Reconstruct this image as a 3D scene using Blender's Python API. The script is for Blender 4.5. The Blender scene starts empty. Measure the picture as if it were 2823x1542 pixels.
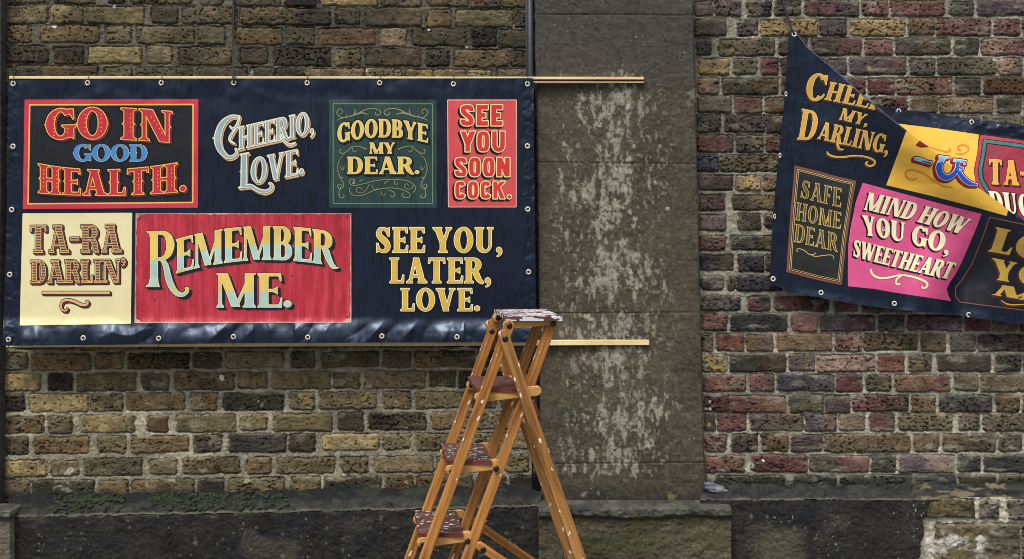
import bpy, bmesh, math, random
import numpy as np
from mathutils import Vector, Matrix

# ------------------------------------------------------------------ camera, sky, sun, exposure
C = bpy.context.scene.collection
scn = bpy.context.scene
CX, HZ, FOC = 1411.5, 615.0, 2880.0      # photograph measures: centre column, eye level, focal length
CAMD, CAMZ = 3.6, 1.45                    # metres from the wall, eye height

cam_d = bpy.data.cameras.new('camera')
cam = bpy.data.objects.new('camera', cam_d); C.objects.link(cam)
cam.location = (0, -CAMD, CAMZ); cam.rotation_euler = (math.radians(90), 0, 0)
cam_d.sensor_width = 36.0; cam_d.lens = FOC / 2823.0 * 36.0
cam_d.shift_y = -(771.0 - HZ) / 2823.0
cam_d.clip_start = 0.05; cam_d.clip_end = 500
scn.camera = cam

SUN_EL, SUN_ROT = math.radians(58), math.radians(160)
w = bpy.data.worlds.new('World'); scn.world = w; w.use_nodes = True
nt = w.node_tree; nt.nodes.clear()
o_ = nt.nodes.new('ShaderNodeOutputWorld'); b_ = nt.nodes.new('ShaderNodeBackground')
sk = nt.nodes.new('ShaderNodeTexSky'); sk.sky_type = 'NISHITA'; sk.sun_disc = False
sk.sun_elevation = SUN_EL; sk.sun_rotation = SUN_ROT; sk.dust_density = 4.0; sk.air_density = 1.2
hs = nt.nodes.new('ShaderNodeHueSaturation'); hs.inputs['Saturation'].default_value = 0.38
nt.links.new(sk.outputs[0], hs.inputs['Color'])
# overcast: the cloud is several times brighter overhead than at the horizon
wtc = nt.nodes.new('ShaderNodeTexCoord'); wsx = nt.nodes.new('ShaderNodeSeparateXYZ'); wmr = nt.nodes.new('ShaderNodeMapRange'); wmx = nt.nodes.new('ShaderNodeMix')
nt.links.new(wtc.outputs['Generated'], wsx.inputs[0]); nt.links.new(wsx.outputs[2], wmr.inputs[0])
wmr.inputs[1].default_value = 0.05; wmr.inputs[2].default_value = 0.75; wmr.inputs[3].default_value = 0.12; wmr.inputs[4].default_value = 1.5
wmx.data_type = 'RGBA'; wmx.blend_type = 'MULTIPLY'; wmx.inputs[0].default_value = 1.0
nt.links.new(hs.outputs[0], wmx.inputs[6]); nt.links.new(wmr.outputs[0], wmx.inputs[7]); nt.links.new(wmx.outputs[2], b_.inputs[0])
nt.links.new(b_.outputs[0], o_.inputs[0]); b_.inputs[1].default_value = 0.12

sun_d = bpy.data.lights.new('sun', 'SUN'); sun_d.energy = 1.4; sun_d.angle = math.radians(14)
sun_d.color = (1.0, 0.96, 0.9)
sun = bpy.data.objects.new('sun', sun_d); C.objects.link(sun)
sun_az = math.radians(-112)               # behind the camera and to its left
sdir = Vector((math.cos(SUN_EL) * math.cos(sun_az), math.cos(SUN_EL) * math.sin(sun_az), math.sin(SUN_EL)))
sun.rotation_euler = sdir.to_track_quat('Z', 'Y').to_euler(); sun.location = sdir * 30
sk.sun_rotation = math.atan2(sdir.x, sdir.y)

scn.view_settings.view_transform = 'Standard'; scn.view_settings.look = 'None'
scn.view_settings.gamma = 1.0; scn.view_settings.exposure = 0.3
scn.cycles.pixel_filter_type = 'BLACKMAN_HARRIS'; scn.cycles.filter_width = 0.95
scn.cycles.max_bounces = 6; scn.cycles.diffuse_bounces = 3; scn.cycles.glossy_bounces = 3

# ------------------------------------------------------------------ helpers
def lin(c):
    c = np.asarray(c, float) / 255.0
    return np.where(c <= 0.04045, c / 12.92, ((c + 0.055) / 1.055) ** 2.4)

def W(u, v, Y):
    d = (CAMD + Y) / FOC
    return (u - CX) * d, Y + 0 * u, CAMZ - (v - HZ) * d

def smooth(a, b, x):
    t = np.clip((x - a) / (b - a), 0, 1); return t * t * (3 - 2 * t)

_rs = np.random.RandomState(7)
_T = [_rs.rand(256, 256) for _ in range(24)]
def vn(x, y, s=0):
    x = np.asarray(x, float); y = np.asarray(y, float)
    ix = np.floor(x).astype(int); iy = np.floor(y).astype(int)
    fx = x - ix; fy = y - iy
    fx = fx * fx * fx * (fx * (fx * 6 - 15) + 10); fy = fy * fy * fy * (fy * (fy * 6 - 15) + 10)
    T = _T[s % 24]; x0 = ix & 255; x1 = (ix + 1) & 255; y0 = iy & 255; y1 = (iy + 1) & 255
    a = T[y0, x0] * (1 - fx) + T[y0, x1] * fx
    b = T[y1, x0] * (1 - fx) + T[y1, x1] * fx
    return (a * (1 - fy) + b * fy) * 2 - 1
def fbm(x, y, o=4, s=0):
    r = 0; a = 1.0; n = 0; f = 1.0
    for k in range(o):
        r = r + a * vn(x * f + 17.3 * k, y * f + 9.1 * k, s + k); n += a; a *= 0.55; f *= 2.03
    return r / n

def setp(o, label=None, cat=None, group=None, kind=None):
    if label: o['label'] = label
    if cat: o['category'] = cat
    if group: o['group'] = group
    if kind: o['kind'] = kind
    return o
def thing(name, loc, label, cat, group=None):
    o = bpy.data.objects.new(name, None); C.objects.link(o)
    o.location = loc; o.empty_display_size = 0.1
    return setp(o, label, cat, group)
def root_loc(p):
    l = Vector((0, 0, 0))
    while p is not None: l += p.location; p = p.parent
    return l
def link(name, me, mats, parent=None):
    o = bpy.data.objects.new(name, me); C.objects.link(o)
    for m in (mats if isinstance(mats, (list, tuple)) else [mats]): me.materials.append(m)
    if parent is not None: o.parent = parent
    return o
def np_mesh(name, co, polys_by_n, mat_by_n=None, col=None, smooth_=True):
    """polys_by_n: list of int arrays (k, n); mat_by_n: list of material index arrays"""
    me = bpy.data.meshes.new(name)
    me.vertices.add(len(co)); me.vertices.foreach_set('co', np.ascontiguousarray(co, dtype=np.float32).ravel())
    loops = np.concatenate([p.ravel() for p in polys_by_n]).astype(np.int32)
    tot = np.concatenate([np.full(len(p), p.shape[1]) for p in polys_by_n]).astype(np.int32)
    st = np.concatenate([[0], np.cumsum(tot)[:-1]]).astype(np.int32)
    me.loops.add(len(loops)); me.loops.foreach_set('vertex_index', loops)
    me.polygons.add(len(tot)); me.polygons.foreach_set('loop_start', st)
    try: me.polygons.foreach_set('loop_total', tot)
    except Exception: pass
    if mat_by_n is not None:
        me.polygons.foreach_set('material_index', np.concatenate(mat_by_n).astype(np.int32))
    me.polygons.foreach_set('use_smooth', np.full(len(tot), smooth_, dtype=bool))
    if col is not None:
        a = me.color_attributes.new('Col', 'FLOAT_COLOR', 'POINT')
        rgba = np.ones((len(co), 4), np.float32); rgba[:, :3] = col
        a.data.foreach_set('color', rgba.ravel())
    me.update(calc_edges=True); me.validate()
    return me

def relief(name, u0, u1, v0, v1, cell, fY, height, colour, mat, parent):
    """a sheet of wall surface: base depth fY(u, v), relief height towards the street, colour per point"""
    us = np.linspace(u0, u1, int((u1 - u0) / cell) + 1); vs = np.linspace(v0, v1, int((v1 - v0) / cell) + 1)
    U, V = np.meshgrid(us, vs)
    H, COL = height(U, V), None
    if isinstance(H, tuple): H, COL = H
    else: COL = colour(U, V)
    x, y, z = W(U, V, fY(U, V)); y = y - H
    L = root_loc(parent)
    co = np.stack([x - L.x, y - L.y, z - L.z], -1).reshape(-1, 3)
    nv, nu = U.shape; I = np.arange(nv * nu).reshape(nv, nu)
    q = np.stack([I[:-1, :-1], I[1:, :-1], I[1:, 1:], I[:-1, 1:]], -1).reshape(-1, 4)
    return link(name, np_mesh(name, co, [q], col=COL.reshape(-1, 3)), mat, parent)

# ------------------------------------------------------------------ materials
def new_mat(name):
    m = bpy.data.materials.new(name); m.use_nodes = True
    n = m.node_tree; n.nodes.clear()
    out = n.nodes.new('ShaderNodeOutputMaterial'); p = n.nodes.new('ShaderNodeBsdfPrincipled')
    n.links.new(p.outputs[0], out.inputs[0])
    return m, n, p
def N(n, t, **kw):
    x = n.nodes.new(t)
    for k, v in kw.items(): setattr(x, k, v)
    return x
def mapping(n, scale, rot=(0, 0, 0)):
    tc = N(n, 'ShaderNodeTexCoord'); mp = N(n, 'ShaderNodeMapping')
    mp.inputs['Scale'].default_value = scale; mp.inputs['Rotation'].default_value = rot
    n.links.new(tc.outputs['Object'], mp.inputs[0]); return mp
def noise(n, vec, scale, detail=4, rough=0.55):
    x = N(n, 'ShaderNodeTexNoise'); x.inputs['Scale'].default_value = scale
    x.inputs['Detail'].default_value = detail; x.inputs['Roughness'].default_value = rough
    if vec is not None: n.links.new(vec.outputs[0], x.inputs['Vector'])
    return x
def ramp(n, src, stops):
    r = N(n, 'ShaderNodeValToRGB'); e = r.color_ramp.elements
    while len(e) < len(stops): e.new(0.5)
    for k, (p, c) in enumerate(stops):
        e[k].position = p; e[k].color = tuple(c) + (1,) if len(c) == 3 else c
    n.links.new(src, r.inputs[0]); return r
def mix(n, a, b, fac, mode='MIX'):
    x = N(n, 'ShaderNodeMix'); x.data_type = 'RGBA'; x.blend_type = mode
    for sock, v in ((x.inputs[0], fac), (x.inputs[6], a), (x.inputs[7], b)):
        if hasattr(v, 'links') or hasattr(v, 'is_linked'): n.links.new(v, sock)
        elif isinstance(v, (int, float)): sock.default_value = v
        else: sock.default_value = tuple(v) + (1,) if len(v) == 3 else v
    return x.outputs[2]
def bump(n, p, h, strength, dist):
    b = N(n, 'ShaderNodeBump'); b.inputs['Strength'].default_value = strength; b.inputs['Distance'].default_value = dist
    n.links.new(h, b.inputs['Height']); n.links.new(b.outputs[0], p.inputs['Normal'])

def masonry(name, rough=0.85, grain=(0.62, 1.32), bs=0.5, pits=0.75, stretch=(210, 210, 330)):
    m, n, p = new_mat(name)
    at = N(n, 'ShaderNodeVertexColor'); at.layer_name = 'Col'
    mp = mapping(n, (1, 1, 1))
    n1 = noise(n, mp, 230, 6, 0.75); n2 = noise(n, mp, 38, 4, 0.6)
    r1 = ramp(n, n1.outputs[0], [(0.32, (grain[0],) * 3), (0.5, (0.98,) * 3), (0.7, (grain[1],) * 3)])
    c = mix(n, at.outputs[0], r1.outputs[0], 1.0, 'MULTIPLY')
    r2 = ramp(n, n2.outputs[0], [(0.3, (0.82,) * 3), (0.7, (1.2,) * 3)])
    c = mix(n, c, r2.outputs[0], 1.0, 'MULTIPLY')
    n3 = noise(n, mapping(n, stretch), 1.0, 3, 0.6)             # small burnt pits in the surface
    r3 = ramp(n, n3.outputs[0], [(0.33, (1 - pits,) * 3), (0.41, (1,) * 3)])
    c = mix(n, c, r3.outputs[0], 1.0, 'MULTIPLY')
    n.links.new(c, p.inputs['Base Color'])
    p.inputs['Roughness'].default_value = rough; p.inputs['Specular IOR Level'].default_value = 0.2
    ad = N(n, 'ShaderNodeMath', operation='ADD'); n.links.new(n1.outputs[0], ad.inputs[0]); n.links.new(r3.outputs[0], ad.inputs[1])
    bump(n, p, ad.outputs[0], bs, 0.004)
    return m
M_BRICK = masonry('brick masonry'); M_STONE = masonry('weathered stone', 0.9, (0.62, 1.32), 0.45, 0.6, (240, 240, 240))

def vinyl(name, srgb, rough=0.38, vary=0.1, streak=0.0, spec=0.5):
    m, n, p = new_mat(name)
    base = tuple(lin(srgb))
    mp = mapping(n, (1, 1, 1)); nz = noise(n, mp, 14, 5, 0.6)
    r = ramp(n, nz.outputs[0], [(0.3, (1 - vary,) * 3), (0.7, (1 + vary,) * 3)])
    c = mix(n, base, r.outputs[0], 1.0, 'MULTIPLY')
    if streak:
        ms = mapping(n, (125, 125, 13)); ns = noise(n, ms, 1.0, 5, 0.65)
        rs = ramp(n, ns.outputs[0], [(0.36, (1 - streak,) * 3), (0.48, (1,) * 3), (0.62, (1.0,) * 3), (0.75, (1 + streak * 0.9,) * 3)])
        c = mix(n, c, rs.outputs[0], 1.0, 'MULTIPLY')
    n.links.new(c, p.inputs['Base Color'])
    p.inputs['Roughness'].default_value = rough; p.inputs['Specular IOR Level'].default_value = spec
    return m
_pc = {}
def ink(srgb, vary=0.06, streak=0.0):
    k = (tuple(srgb), streak)
    if k not in _pc: _pc[k] = vinyl('printed ink %d' % len(_pc), srgb, 0.42, vary, streak, 0.4)
    return _pc[k]

# ------------------------------------------------------------------ brick layouts (measured in photograph pixels)
PAL = dict(r=(104, 69, 66), R=(122, 76, 64), p=(86, 74, 74), o=(110, 87, 62), y=(146, 124, 78), k=(104, 93, 69),
           g=(74, 70, 60), d=(56, 54, 50), b=(52, 54, 60), w=(142, 116, 100), m=(70, 63, 38))
def row(y0, y1, segs):
    out = []
    for (ox, sc, s) in segs:
        for it in s.split():
            a, b, c = it.split(','); out.append([ox + float(a) / sc, ox + float(b) / sc, y0, y1, c])
    return out
Z1, Z2, Z3, Z4, Z5 = (1900, 2.932), (2323, 2.932), (1900, 2.932), (1900, 2.814), (2323, 2.606)
RIGHT = []
def R(y0, y1, *segs): RIGHT.extend(row(y0, y1, [(z[0], z[1], s) for z, s in segs]))
R(2, 45, (Z1, '40,190,p 210,415,p 465,670,pd 695,905,g 938,1370,rd'), (Z2, '160,370,r 390,825,r 862,1065,g 1090,1480,p 1500,1700,r'))
R(54, 99, (Z1, '40,300,g 385,555,p 580,1040,y 1058,1272,p'), (Z2, '60,505,y 530,745,k 757,1205,r 1225,1435,r 1455,1880,p'))
R(107, 153, (Z1, '60,180,gb 235,690,kg 725,960,g 990,1390,gr'), (Z2, '180,400,r 425,870,gk 900,1100,g 1125,1530,wr 1550,1750,p'))
R(162, 207, (Z1, '80,325,y 360,550,k 585,725,r 740,1090,p 1110,1275,p'), (Z2, '55,515,pr 545,750,g 775,1240,gk 1258,1455,wp 1480,1900,r'))
R(216, 262, (Z1, '65,245,op 270,720,go 740,960,g 980,1260,r 1280,1430,r'), (Z2, '205,425,r 440,890,or 915,1115,g 1140,1550,o 1570,1780,p'))
R(268, 312, (Z1, '60,340,gk 372,588,r 612,790,o 810,1250,g'), (Z2, '230,525,pr 550,765,k 785,1220,o 1243,1445,gk 1470,1900,r'))
R(319, 366, (Z1, '65,255,g 290,610,gp 620,840,g 860,1200,p'), (Z2, '200,500,r 520,940,g 980,1110,p 1140,1450,gk 1470,1690,r'))
R(374, 420, (Z1, '60,360,rp 385,600,gy 622,880,r 900,1200,p'), (Z2, '100,400,g 430,800,r 820,1080,k 1110,1500,p'))
R(428, 474, (Z1, '65,245,b 255,720,ko 740,960,p 980,1400,g'), (Z2, '20,300,r 330,700,p 730,960,g 990,1400,r'))
R(484, 525, (Z3, '75,355,p 380,580,y 605,1000,o 1020,1250,r'), (Z2, '20,440,p 470,700,g 730,1150,r 1180,1400,k'))
R(539, 581, (Z3, '85,290,pr 350,820,gy 850,1060,p 1090,1500,r'), (Z2, '140,400,g 430,850,p 880,1100,r 1130,1600,g'))
R(592, 634, (Z3, '80,300,p 400,585,g 610,1000,g 1030,1240,r'), (Z2, '20,440,p 470,700,g 730,1150,r 1180,1400,k'))
R(649, 691, (Z3, '80,295,r 330,770,dy 800,1010,p 1040,1480,r'), (Z2, '140,400,g 430,850,p 880,1100,r 1130,1600,g'))
R(703, 747, (Z3, '85,355,dk 395,600,bd 615,1040,g 1070,1280,p'), (Z2, '20,440,p 470,700,g 730,1150,r 1180,1400,k'))
R(762, 803, (Z3, '90,280,d 310,375,d 385,760,bd 790,1000,p 1030,1450,r'), (Z2, '140,400,g 430,850,p 880,1100,r 1130,1600,g'))
R(817, 860, (Z3, '95,420,dp 470,655,rd 690,1130,rd 1170,1360,r 1395,1800,p'), (Z2, '190,640,r 670,880,g 910,1320,p 1350,1560,r'))
R(867, 913, (Z3, '105,310,r 335,795,dg 825,1040,r 1060,1508,pr'), (Z5, '262,450,g 470,860,p 880,1060,r 1080,1255,p 1275,1700,r'))
R(921, 969, (Z4, '95,188,k 215,430,R 440,655,op 680,1110,o 1135,1340,rw'), (Z5, '157,540,k 567,745,k 770,955,g 972,1380,p 1400,1600,k'))
R(978, 1025, (Z4, '100,298,y 315,752,go 775,980,pk 995,1440,w'), (Z5, '255,445,R 470,640,kg 680,1065,g 1095,1280,d 1300,1690,r'))
R(1033, 1080, (Z4, '105,440,rw 468,658,rg 680,1120,bp 1143,1350,r'), (Z5, '170,350,gk 375,770,or 800,975,k 995,1390,k 1410,1600,g'))
R(1091, 1136, (Z4, '105,310,r 315,755,ro 780,1045,gk 1060,1250,pr'), (Z5, '70,475,rd 495,668,o 695,1072,dg 1098,1270,k 1295,1690,p'))
R(1141, 1189, (Z4, '115,205,g 215,445,r 470,888,pk 900,1140,pr 1165,1365,k'), (Z5, '195,375,rg 405,790,k 835,988,k 1005,1400,k'))
R(1198, 1246, (Z4, '115,290,r 330,530,gr 555,770,o 790,1035,p 1045,1285,k'), (Z5, '90,487,k 507,690,k 717,1105,kg 1120,1295,g 1320,1700,k'))
R(1257, 1303, (Z4, '90,435,ro 480,925,r 930,1135,g 1140,1395,rw'), (Z5, '205,385,g 405,800,pw 830,995,d 1015,1400,d'))
R(1313, 1358, (Z4, '200,480,gm 500,740,m 810,1150,d 1170,1500,d'), (Z5, '180,500,d 520,820,db 840,1100,gm 1120,1400,m'))

ZA, ZB, ZC, ZD = (0, 3.481), (720, 3.389), (0, 2.931), (720, 2.9316)
LEFT = []
def Lr(y0, y1, *segs): LEFT.extend(row(y0, y1, [(z[0], z[1], s) for z, s in segs]))
Lr(-32, 15, (ZA, '-300,20,g 50,480,k 520,915,ko 1030,1195,p 1265,1835,k 1905,2140,p 2250,2700,p'), (ZB, '240,510,b 555,1085,yo 1125,1500,pw 1560,1930,k 1950,2240,rg 2260,2540,o'))
Lr(21, 69, (ZA, '-250,10,g 40,455,k 490,800,yg 830,1380,ky 1450,1705,g 1750,2270,go 2300,2860,k'), (ZB, '120,650,gb 695,920,p 970,1500,go 1550,1775,o 1820,2350,k 2370,2560,g'))
Lr(76, 124, (ZA, '-200,40,g 70,300,o 390,945,y 1010,1265,k 1315,1865,kg 1900,2160,g 2250,2710,o'), (ZB, '235,505,g 540,1060,or 1110,1360,w 1410,1915,g 1960,2200,b 2220,2540,g'))
Lr(133, 180, (ZA, '-250,10,g 30,470,dg 510,800,g 850,1360,y 1410,1650,kw 1710,2220,go 2310,2570,g'), (ZB, '115,650,d 690,930,k 970,1495,gr 1535,1750,b 1810,2310,o 2330,2560,g'))
Lr(188, 236, (ZA, '-200,120,g 150,390,p 410,940,o 1000,1270,k 1310,1850,g 1880,2370,pr 2400,2640,g'), (ZB, '150,400,d 420,960,o 980,1320,k 1360,1600,y 1620,1900,y 1930,2150,y 2210,2540,k'))
Lr(919, 961, (ZC, '-200,10,g 30,620,go 650,1080,o 1110,1560,dg 1600,1800,g 1830,2160,g'), (ZD, '30,220,g 250,700,g 730,920,k 950,1400,g 1430,1640,d 1670,2200,g'))
Lr(970, 1016, (ZC, '-300,-10,k 15,225,g 255,740,o 770,995,o 1040,1530,kd 1560,1790,g 1825,2290,k'), (ZD, '240,435,pk 490,945,k 985,1210,g 1235,1730,og 1760,1960,d 1990,2300,g'))
Lr(1026, 1073, (ZC, '-400,-20,g 10,330,y 385,585,dg 625,1105,k 1150,1370,p 1415,1895,og 1930,2160,k'), (ZD, '85,560,k 580,800,dk 840,1330,og 1350,1570,g 1600,2060,d 2090,2300,g'))
Lr(1083, 1130, (ZC, '-300,-10,k 20,200,d 240,715,y 735,990,kg 1020,1500,ok 1540,1755,o 1800,2290,d'), (ZD, '230,430,ky 470,935,k 990,1215,ok 1245,1680,k 1700,1900,g 1930,2300,g'))
Lr(1142, 1189, (ZC, '-400,-25,k 0,355,o 390,590,k 650,1090,yk 1190,1360,or 1425,1905,k 1940,2160,k'), (ZD, '95,580,k 620,825,d 870,1335,dk 1380,1590,o 1620,2080,k 2110,2300,g'))
Lr(1200, 1246, (ZC, '-300,-10,k 0,230,g 275,720,ow 790,1020,k 1055,1525,o 1560,1790,d 1845,2310,b'), (ZD, '232,440,d 495,955,y 990,1215,k 1260,1700,k 1720,1920,k 1950,2300,k'))
Lr(1262, 1307, (ZC, '-400,-25,k 0,370,y 410,630,ow 675,1150,gd 1210,1425,k 1475,1945,kg 2000,2190,o'), (ZD, '130,600,k 650,865,ko 915,1390,k 1420,1640,k 1670,1930,k 1960,2160,k'))
Lr(1318, 1364, (ZC, '-300,-10,k 20,240,po 260,765,dg 800,1040,o 1070,1570,og 1605,1815,d 1850,2300,k'), (ZD, '250,480,k 510,970,d 1000,1230,o 1260,1540,o 1560,1710,k 1740,1980,g 2010,2250,d'))
_r = random.Random(5)
def auto_rows(ys, x0, x1, codes, dst):
    for k, y in enumerate(ys):
        x = x0 - (k % 2) * 130
        while x < x1:
            L_ = 158 if (int(x) + k) % 2 else 76
            for L_ in (158, 76):
                dst.append([x, x + L_ + _r.uniform(-5, 5), y, y + 47, _r.choice(codes)]); x += L_ + 14
auto_rows([245 + 57 * k - (k * 0.3) for k in range(12)], -140, 1500, 'gkodgb', LEFT)
auto_rows([-90 - 57 * k for k in range(4)], -140, 1500, 'gkodgk', LEFT)
auto_rows([-55 - 54 * k for k in range(4)], 1900, 2990, 'rpgkro', RIGHT)

def brick_field(U, V, bricks, seed, depth, mortar, edge, tilt=None, tint=None):
    Vt = V if tilt is None else tilt(U, V)
    Uw = U + 2.6 * fbm(U / 30, V / 30, 3, seed) + 1.2 * fbm(U / 8, V / 8, 2, seed + 3)
    Vw = Vt + 2.4 * fbm(U / 34, V / 26, 3, seed + 5) + 1.3 * fbm(U / 8, V / 7, 2, seed + 8)
    E = np.full(U.shape, -60.0); B = np.zeros(U.shape, int); T = np.zeros(U.shape)
    us, vs = U[0], V[:, 0]; rr = random.Random(seed)
    base = np.zeros((len(bricks), 6)); off = np.zeros(len(bricks)); tl = np.zeros((len(bricks), 2)); ruin = np.zeros(len(bricks)); pk = np.zeros(len(bricks))
    for k, (x0, x1, y0, y1, c) in enumerate(bricks):
        i0, i1 = np.searchsorted(us, [x0 - 14, x1 + 14]); j0, j1 = np.searchsorted(vs, [y0 - 34, y1 + 34])
        c0 = np.array(PAL[c[0]], float); c1 = np.array(PAL[c[-1]], float)
        jit = np.array([rr.gauss(0, 1.6), rr.gauss(0, 1.2), rr.gauss(0, 1.6)]) + rr.gauss(0, 7)
        c1 = c0 * 0.45 + c1 * 0.55
        base[k, :3] = np.clip(c0 + jit, 20, 250); base[k, 3:] = np.clip(c1 + jit, 20, 250)
        pk[k] = rr.uniform(-0.42, 0.12); off[k] = rr.gauss(0, 0.0012); tl[k] = (rr.gauss(0, 0.0010), rr.gauss(0, 0.0016)); ruin[k] = max(0, rr.gauss(0.25, 0.5))
        if i1 <= i0 or j1 <= j0: continue
        sl = (slice(j0, j1), slice(i0, i1))
        r = rr.uniform(3, 9); cx, cy = (x0 + x1) / 2 + rr.uniform(-1, 1), (y0 + y1) / 2 + rr.uniform(-1.5, 1.5)
        hx, hy = (x1 - x0) / 2, (y1 - y0) / 2 + rr.uniform(-1.5, 1)
        sk_ = rr.gauss(0, 0.008)
        qx = np.abs(Uw[sl] - cx) - hx + r; qy = np.abs(Vw[sl] - cy - sk_ * (Uw[sl] - cx)) - hy + r
        sd = np.hypot(np.maximum(qx, 0), np.maximum(qy, 0)) + np.minimum(np.maximum(qx, qy), 0) - r
        e = -sd; better = e > E[sl]
        E[sl] = np.where(better, e, E[sl]); B[sl] = np.where(better, k, B[sl])
        T[sl] = np.where(better, (Uw[sl] - x0) / (x1 - x0), T[sl])
    E = E + edge * fbm(U / 13, V / 11, 3, seed + 11) + 0.8 * vn(U / 4.2, V / 4.2, seed + 2)
    ib = smooth(-0.7, 0.9, E)
    mott = fbm(U / 42, V / 30, 4, seed + 1); fine = fbm(U / 9, V / 6, 3, seed + 6); pit = vn(U / 6.5, V / 5.2, seed + 9) * 0.75 + 0.45 * vn(U / 3.4, V / 3.0, seed + 3) + pk[B]
    ruf = ruin[B]
    h_b = depth * (0.75 * smooth(-0.5, 2.6, E) + 0.25 * smooth(0, 9, E)) + off[B] + tl[B, 0] * (T - .5) * 2 + 0.0016 * fine + 0.0022 * mott
    lam = fbm(U / 26, V / 5.0, 3, seed + 13)
    h_b += ruf * 0.0030 * np.minimum(lam, 0.1)
    h_b -= 0.0045 * smooth(0.34, 0.6, pit)
    h_m = 0.0012 * fbm(U / 12, V / 10, 4, seed + 4) + 0.0012 * vn(U / 5, V / 5, seed + 7)
    groove = np.exp(-((E + 0.5) / 1.5) ** 2) * (0.35 + 0.65 * smooth(-0.2, 0.4, vn(U / 40, V / 15, seed + 12)))
    H = h_m * (1 - ib) + h_b * ib - 0.0095 * groove * smooth(-45, -6, E)
    t2 = smooth(0.3, 0.7, T + 0.28 * fbm(U / 35, V / 25, 3, seed + 10))[..., None]
    bc = lin(base[B, :3]) * (1 - t2) + lin(base[B, 3:]) * t2
    if tint is not None:
        lum = bc.mean(-1, keepdims=True); bc = bc * (1 - tint[3]) + lum * np.array(tint[:3]) * tint[3]
    bc = bc * (1 + 0.55 * mott + 0.42 * fine)[..., None].clip(0.3, 2.2)
    warm = fbm(U / 24, V / 20, 3, seed + 14)[..., None]
    bc = bc * (1 + warm * np.array([0.05, 0.0, -0.09]))
    sp = smooth(0.36, 0.56, pit)[..., None]
    bc = bc * (1 - 0.72 * sp)
    mc = mortar(U, V) * (1 + 0.38 * fbm(U / 16, V / 12, 4, seed + 15) + 0.2 * vn(U / 5, V / 5, seed + 16))[..., None]
    smear = smooth(0.22, 0.55, fbm(U / 55, V / 22, 4, seed + 17))[..., None] * 0.5
    bc = bc * (1 - smear) + mc * 0.72 * smear
    COL = mc * (1 - ib[..., None]) + bc * ib[..., None]
    return H, COL.clip(0.006, 0.9)

def spots(U, V, COL, lst):
    for (x, y, r, c) in lst:
        d = np.hypot(U - x, V - y) + r * 0.6 * fbm(U / (r * .7 + 1), V / (r * .7 + 1), 3, 3)
        m = smooth(r, r * 0.6, d)[..., None]
        COL = COL * (1 - m) + lin(c) * m
    return COL

# ------------------------------------------------------------------ the left-hand wall
def YL(u, v=None): return -0.086 * (1 - np.minimum(u, 1470) / 1470.0)
def tiltL(U, V): return HZ + (V - HZ) / (1 + 0.024 * (0.5 - U / 1470.0))

wall_l = thing('brick_wall', (-0.9, 0, 0), 'sooty yellow and brown brick wall behind the wide taut banner', 'wall', 'brick walls')
def mort_l(U, V):
    t = smooth(120, 1000, V)[..., None]
    c = lin((100, 96, 82)) * (1 - t) + lin((156, 150, 130)) * t
    patch = smooth(-0.1, 0.5, fbm(U / 180, V / 90, 3, 2))[..., None]
    return c * (0.75 + 0.5 * patch)
def left_field(U, V):
    H, COL = brick_field(U, V, LEFT, 3, 0.0048, mort_l, 3.0, tiltL, (1.36, 1.12, 0.58, 0.55))
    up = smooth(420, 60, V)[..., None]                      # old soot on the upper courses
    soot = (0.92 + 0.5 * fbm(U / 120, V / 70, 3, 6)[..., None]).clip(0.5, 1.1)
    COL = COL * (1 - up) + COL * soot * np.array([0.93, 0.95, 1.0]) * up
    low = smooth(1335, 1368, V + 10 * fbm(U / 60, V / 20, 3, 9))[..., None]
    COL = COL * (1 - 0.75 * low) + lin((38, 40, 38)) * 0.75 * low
    lim = smooth(0.52, 0.66, fbm(U / 40, V / 30, 4, 12))[..., None] * smooth(900, 1150, V)[..., None] * 0.45
    COL = COL * (1 - lim) + lin((170, 165, 145)) * lim
    COL = spots(U, V, COL, [(151, 72, 8, (225, 228, 230)), (694, 202, 9, (150, 168, 165)), (315, 18, 4, (220, 220, 215)), (613, 1041, 8, (215, 212, 205)),
                            (202, 1373, 5, (215, 215, 212)), (227, 1376, 6, (215, 215, 212)), (193, 1303, 16, (165, 158, 140)), (1010, 195, 5, (225, 222, 215)), (1182, 84, 4, (225, 225, 220)), (1285, 130, 5, (215, 215, 210))])
    return H, COL
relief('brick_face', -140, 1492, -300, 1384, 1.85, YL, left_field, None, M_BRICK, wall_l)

def edge_l(u): return 1427 - 0.0195 * u                      # front edge of the ledge
def stone_noise(U, V, s): return 0.0022 * fbm(U / 30, V / 22, 4, s) + 0.0010 * vn(U / 6, V / 6, s + 3)
LEDGE = 0.085
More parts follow.
